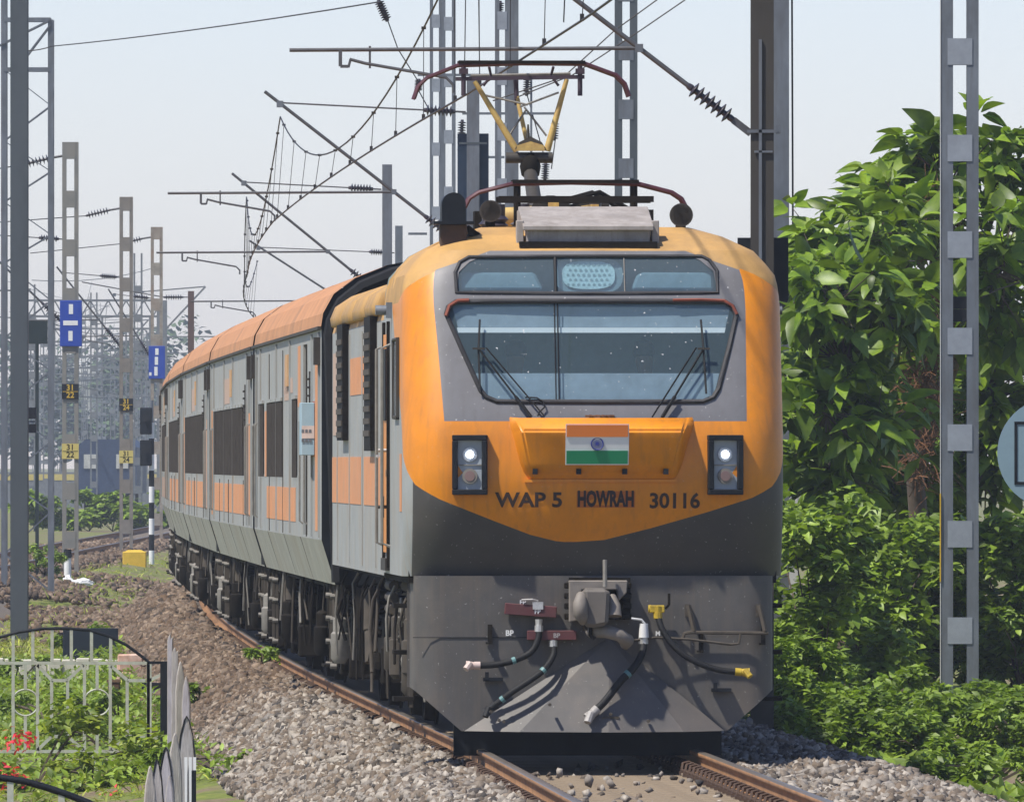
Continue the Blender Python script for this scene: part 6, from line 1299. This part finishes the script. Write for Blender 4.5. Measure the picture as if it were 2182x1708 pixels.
# weathered pickets: (left px, right px, top py, distance)
PK = [(357, 369, 1350, 150, 'tallest thin weathered picket, farthest in the row'), (366, 380, 1378, 146, 'thin weathered picket second from the far end'), (374, 395, 1408, 141, 'grey picket third from the far end'), (388, 406, 1440, 134, 'grey picket behind the big arched picket'),
      (378, 418, 1525, 118, 'broad pointed picket with a dark arched edge'), (358, 388, 1560, 116, 'narrow picket left of the broad arched one'), (338, 372, 1590, 112, 'pointed picket in the middle of the near row'), (320, 350, 1615, 110, 'low pointed picket left in the near row'),
      (306, 334, 1630, 108, 'leftmost low grey picket'), (352, 372, 1650, 106, 'low grey picket between the pointed ones'), (396, 413, 1625, 113, 'picket end with white slats')]  # the last one carries white slats
for k, (x0, x1, yt, d, lab) in enumerate(PK):
    w_ = (x1-x0)*d/F; c = P((x0+x1)/2, yt, d); zt2 = c.z; zb2 = -1.0; pk = thing('fence_picket', lab, 'picket', (c.x, d, zb2), 0.25*((k % 3)-1), 'weathered fence pickets')
    H_ = zt2-zb2; sh = min(.35, w_*3.2); out = [(-w_/2, 0), (w_/2, 0), (w_/2, H_-sh), (w_*.36, H_-sh*.45), (w_*.12, H_-sh*.08), (0, H_), (-w_*.12, H_-sh*.08), (-w_*.36, H_-sh*.45), (-w_/2, H_-sh)] if k > 1 else [(-w_/2, 0), (w_/2, 0), (w_/2, H_-.03), (w_*.2, H_-.05), (w_*.05, H_), (-w_*.25, H_-.02), (-w_/2, H_-.07)]
    q = MB(); q.prism(out, lambda a, b: (a, -.016, b), lambda a, b: (a, .016, b)); q.build('board', WOODGREY, pk, bevel=.003)
    ins = .82; q = MB(); q.prism([(a*ins, b*1.0 if b < .01 else b-w_*.30) for a, b in out], lambda a, b: (a, -.0195, b), lambda a, b: (a, -.0165, b)); q.build('raised_face', mat('picket_face_%d' % k, (.40+.05*(k % 3-1), .37+.04*(k % 3-1), .36), .85, var=.25, scale=6, dirt=.6, dirtcol=(.2, .16, .13), dscale=7, stretch=(6, 6, .6), bump=.4), pk)
    if k in (4, 6, 7):
        q = MB(); q.tube([(a*.9, -.02, b) for a, b in out[2:]], .007, 4); q.build('dark_edge', BLACK, pk)
q = MB(); c = P(413, 1640, 112); q.box((c.x, 112, (c.z-1)/2), (.035, .05, c.z+1)); tag(q.build('fence_post', BLACKPAINT, bevel=.004), 'black fence post right of the pickets', 'post')
for k in range(3):
    q = MB(); c = P(392+k*8, 1612, 111); q.prism([(-.012, 0), (.012, 0), (.008, -.55), (-.004, -.62)], lambda a, b: (a, -.006, b), lambda a, b: (a, .006, b)); o = q.build('white_slat', WHITE, [o_ for o_ in bpy.data.objects if o_.get('label') == PK[10][4]][0]); o.location = (.004*k+(-.03+.03*k), -.03, P(0, 1612, 113).z+1.0)

# black board, kerb, brick stack, boxes
bb = thing('trackside_board', 'black rectangular board standing in the grass', 'board', (P(193, 0, 226).x, 226, -.98)); q = MB(); q.box((0, 0, .38), (.86, .05, .76)); q.build('panel', mat('board_blue_black', (.006, .012, .022), .4), bb, bevel=.006)
for sx in (-.3, .3): q = MB(); q.box((sx, .05, .2), (.05, .05, .5)); q.build('leg', GALVDARK, bb)
KL = ['leftmost limewashed stone of the kerb below the black board', 'limewashed kerb stone, second from the left below the black board', 'limewashed kerb stone, third from the left below the black board', 'limewashed kerb stone, fourth from the left below the black board', 'limewashed kerb stone, fifth from the left below the black board', 'limewashed kerb stone, sixth from the left below the black board', 'limewashed kerb stone, seventh from the left below the black board', 'limewashed kerb stone, eighth from the left below the black board', 'rightmost limewashed stone of the kerb below the black board']
q = MB()
for k in range(0): q.box((P(-10+30*k, 0, 216).x, 0, 0), (.205, .14, .12+.015*(k % 3)))
for k in range(9):
    q = MB(); q.box((0, 0, -.2), (.20, .14, .50)); tag(q.build('kerb_stone', LIME, bevel=.015), KL[k], 'kerb', 'limewashed edging stones'); o = bpy.context.scene.collection.objects[-1]; o.location = (P(-6+30.5*k, 0, 216).x, 216+.05*(k % 2), -.60-.01*(k % 3))
for k, (px, py, s_) in enumerate(((278, 1402, .36), (276, 1420, .34), (280, 1440, .38))):
    q = MB(); q.box((0, 0, 0), (s_, .24, .125)); o = tag(q.build('brick_block', BRICK, bevel=.02), ('top', 'middle', 'bottom')[k]+' whitewashed block of the small stack by the gate', 'brick'); o.location = P(px, py, 205); o.rotation_euler = (0, .03*(k-1), .15*k)
wb = thing('white_box', 'white box with a black lid behind the gate post', 'box', (P(324, 0, 186).x, 186, -.93)); q = MB(); q.box((0, 0, .19), (.23, .22, .38)); q.build('body', WHITE, wb, bevel=.01); q = MB(); q.box((0, 0, .425), (.26, .25, .085)); q.build('lid', BLACKPAINT, wb)
bp_ = thing('brown_post', 'short brown stump post seen through the gate', 'post', (P(246, 0, 180).x-.0, 180, -.95)); q = MB(); q.box((-.02, 0, .28), (.15, .12, .62)); q.build('post', mat('brown_wood', (.08, .04, .02), .9, var=.3), bp_, bevel=.01); q = MB(); q.box((-.02, 0, .6), (.17, .14, .03)); q.build('cap', mat('brown_wood_top', (.14, .08, .045), .9), bp_)
mp_ = thing('marker_post', 'short white marker post with a black top at mast 31/22', 'post', (P(147, 0, 335).x, 334, ground_z(P(147, 0, 335).x, 334)-.02)); q = MB(); q.cyl((0, 0, 0), (0, 0, .52), .085, .08, 14); q.build('shaft', WHITE, mp_, sm=40); q = MB(); q.cyl((0, 0, .5), (0, 0, .70), .095, .09, 14); q.build('cap', BLACKPAINT, mp_, sm=40)
bm = bmesh.new(); bmesh.ops.create_icosphere(bm, subdivisions=3, radius=1)
for v in bm.verts: n_ = math.sin(v.co.x*5)*math.cos(v.co.z*6+v.co.y*4)*.18; v.co = Vector((v.co.x*(.34+.1*n_), v.co.y*.2, max(-.05, v.co.z*(.09+.06*n_)+(.10 if v.co.x < -.5 else 0)*(1 if v.co.z > 0 else 0))))

for v in bm.verts: v.co += Vector((random.uniform(-.03, .03), random.uniform(-.03, .03), random.uniform(-.02, .05)))
me = bpy.data.meshes.new('white_sack'); bm.to_mesh(me); bm.free(); me.materials.append(WHITE); smooth(me, 50); o = link('white_sack', me); tag(o, 'crumpled white plastic sack lying near mast 31/22', 'sack'); o.location = (P(168, 0, 322).x, 322, ground_z(P(168, 0, 322).x, 322)+.04)

# ------------------------------------------------------------------ the hazy yard far away
FT = 'hazy trees on the horizon'
FARL = leaf_tpl(.9, .7, .2, .3, 2)
def far_tree(k, x, d, h, lab):
    t = thing('distant_tree', lab, 'tree', (x, d, -.4), 0, FT); q = MB(); q.tube([(0, 0, 0), (.1, 0, h*.4), (0, 0, h*.75)], [.25, .18, .08], 6); q.build('trunk', BARK, t)
    n = 1100; K = 12; cc = np.stack([rng.normal(0, .30, K)*h*.8, rng.normal(0, .3, K)*h*.6, rng.uniform(.35, .9, K)*h], 1); idx = rng.integers(0, K, n); pos = cc[idx]+rand_dirs(n, -.9, .95)*(h*.20*rng.uniform(.5, 1, n))[:, None]
    tag(leaves_mesh('crown', FARL, pos, basis(rand_dirs(n), np.array([[0, 0, 1.0]])+rng.normal(size=(n, 3))*.4), rng.uniform(.7, 1.3, n), FARLEAF, t), kind='stuff')
for k, px in enumerate((35, 82, 130, 172, 215, 262, 305, 345)):
    d = 1400+170*((k*3) % 5); far_tree(k, P(px, 0, d).x, d, 11.0+2.6*((k*5) % 4), 'hazy far tree, number %d from the left on the horizon' % (k+1) if False else ['hazy tree at the left edge of the horizon', 'hazy tree seen through the lattice tower', 'hazy tree behind mast 31/22, left side', 'hazy tree behind mast 31/22, right side', 'hazy tree in the middle between masts 31/22 and 31/24', 'hazy tree behind mast 31/24', 'hazy tree behind the striped signal post', 'hazy tree closest to the last coach'][k])
for k, px in enumerate((110, 190, 240, 300)):
    d = 560; v = P(px, 0, d); shrub('bush', ['pale green bush by the far track, beside the lattice tower', 'pale green bush by the far track, right of mast 31/22', 'pale green bush by the far track, left of mast 31/24', 'pale green bush by the far track, near the striped signal'][k], (v.x, d, -.3), (1.6, 1.2), 1.5, 1100, leaf_tpl(.3, .2, .2, .3, 2), SHRUBLEAF, 'bushes along the far track')
FM = 'hazy masts far down the yard'
def far_mast(px, d, h, lab, arm):
    t = thing('distant_mast', lab, 'mast', (P(px, 0, d).x, d, -.3), 0, FM); q = MB()
    for sx in (-.14, .14): q.box((sx, 0, h/2), (.07, .12, h))
    for j in range(int(h/1.1)): q.box((0, -.07, .5+1.1*j), (.34, .02, .3))
    q.build('battened_post', FARSTEEL, t)
    if arm:
        q = MB(); q.bar((0, 0, h*.62), (arm, 0, h*.88), .07); q.build('strut', FARSTEEL, t); q = MB(); q.bar((0, 0, h*.86), (arm, 0, h*.88), .05); q.build('stay', FARSTEEL, t); q = MB(); q.bar((arm*.3, 0, h*.7), (arm*1.3, 0, h*.7), .05); q.build('register_tube', FARSTEEL, t)
LABF = ['just right of the dark pole', 'inside the lattice tower, left', 'inside the lattice tower, right', 'just before the first blue sign', 'nearest after the first blue sign', 'in the gap following the first blue sign', 'midway between the 31/22 and 31/24 masts', 'touching the 31/24 mast on its left', 'touching the 31/24 mast on its right', 'between mast 31/24 and the blue sign', 'behind the blue sign mast', 'near the striped signal post']
LABF += [a+', thinner one' for a in LABF]
for k, px in enumerate((66, 80, 98, 120, 182, 200, 222, 240, 294, 306, 318, 340, 72, 90, 108, 126, 178, 190, 212, 231, 248, 290, 300, 312)):
    d = (560 if k < 12 else 1150)+130*((k*5) % 8)*(1 if k < 12 else .7); far_mast(px, d, (9.5 if k < 12 else 14)+.6*(k % 3), 'hazy far mast '+LABF[k], (-3.0, 3.0, 2.6)[k % 3])
for k, (y, d, lab) in enumerate(((640, 640, 'hazy far portal beam, highest of the three'), (700, 780, 'hazy far portal beam, middle height'), (760, 900, 'hazy far portal beam, lowest'))):
    t = thing('distant_portal', lab, 'portal', (0, d, 0), 0, 'hazy portals over the yard'); a, b_ = P(40, y, d), P(345, y, d)
    for z in (0, .7): q = MB(); q.bar((a.x, 0, a.z-z), (b_.x, 0, b_.z-z), .10); q.build('chord', FARSTEEL, t)
    for j in range(16): x0, x1 = a.x+(b_.x-a.x)*j/16, a.x+(b_.x-a.x)*(j+1)/16; q = MB(); q.bar((x0, 0, a.z-(.7 if j % 2 else 0)), (x1, 0, a.z-(0 if j % 2 else .7)), .06); q.build('lacing', FARSTEEL, t)
    for x_ in (a.x, b_.x): q = MB(); q.box((x_, 0, (a.z-.3)/2), (.45, .45, a.z+.3)); q.build('leg', FARSTEEL, t)
    for j in range(6): x0 = a.x+(b_.x-a.x)*(j+.5)/6; q = MB(); q.bar((x0, 0, a.z-.7), (x0, 0, a.z-2.6), .08); q.bar((x0-.6, 0, a.z-2.4), (x0+1.2, 0, a.z-2.5), .05); q.build('drop_arm', FARSTEEL, t)
tw = thing('water_tower', 'hazy column shaped tower behind the masts', 'tower', (P(198, 0, 1500).x, 1500, -.3)); q = MB(); q.lathe([(.9, 0), (.8, 6), (.9, 9.5), (1.6, 10.5), (1.7, 12.6), (1.3, 13.2), (.1, 13.6)], None, 18); q.build('column', FARWALL, tw, sm=40); q = MB(); q.lathe([(1.72, 11.2), (1.76, 11.2), (1.76, 11.5), (1.72, 11.5)], None, 18); q.build('ring_beam', FARSTEEL, tw)
fc = thing('distant_coach', 'hazy dark blue coach standing far down the yard', 'coach', (P(226, 0, 720).x, 720, -.1)); q = MB(); q.prism([(-1.5, .9), (1.5, .9), (1.5, 3.2), (1.0, 3.6), (-1.0, 3.6), (-1.5, 3.2)], lambda a, b: (a, 0, b), lambda a, b: (a, 20, b)); q.build('body', FARBLUE, fc)
for sx in (-.8, .8): q = MB(); q.box((sx, -.03, 2.5), (.6, .05, .7)); q.build('window', FARWALL, fc)
q = MB(); q.box((0, 10, .5), (2.2, 19, .8)); q.build('underframe', UNDER, fc)
fw = thing('yard_wall', 'low hazy wall with a yellow band across the yard', 'wall', (P(110, 0, 840).x, 840, -.4)); q = MB(); q.box((0, 0, 1.1), (14, .4, 2.2)); q.build('wall', FARSTEEL, fw); q = MB(); q.box((0, -.21, 1.9), (14, .02, .35)); q.build('yellow_band', YB, fw)

hw_ = thing('yard_wires', 'many thin hazy wires strung between the far yard masts', 'wires')
rw_ = random.Random(3)
for k in range(26):
    y0 = rw_.uniform(590, 900); d = rw_.uniform(500, 1100); x0 = rw_.uniform(-40, 120); x1 = rw_.uniform(200, 345); a, b_ = P(x0, y0, d), P(x1, y0+rw_.uniform(-60, 60), d+rw_.uniform(0, 200)); q = MB()
    q.tube([a.lerp(b_, t)-Vector((0, 0, 4*.25*t*(1-t))) for t in np.linspace(0, 1, 7)], .018, 4); q.build('strand', FARSTEEL, hw_)
for k in range(22):
    px, d = rw_.uniform(62, 345), rw_.uniform(600, 1200); y0 = rw_.uniform(600, 860); a, b_ = P(px, y0, d), P(px+rw_.uniform(-14, 14), y0+rw_.uniform(40, 110), d); q = MB(); q.tube([a, b_], .022, 4); q.build('dropper', FARSTEEL, hw_)
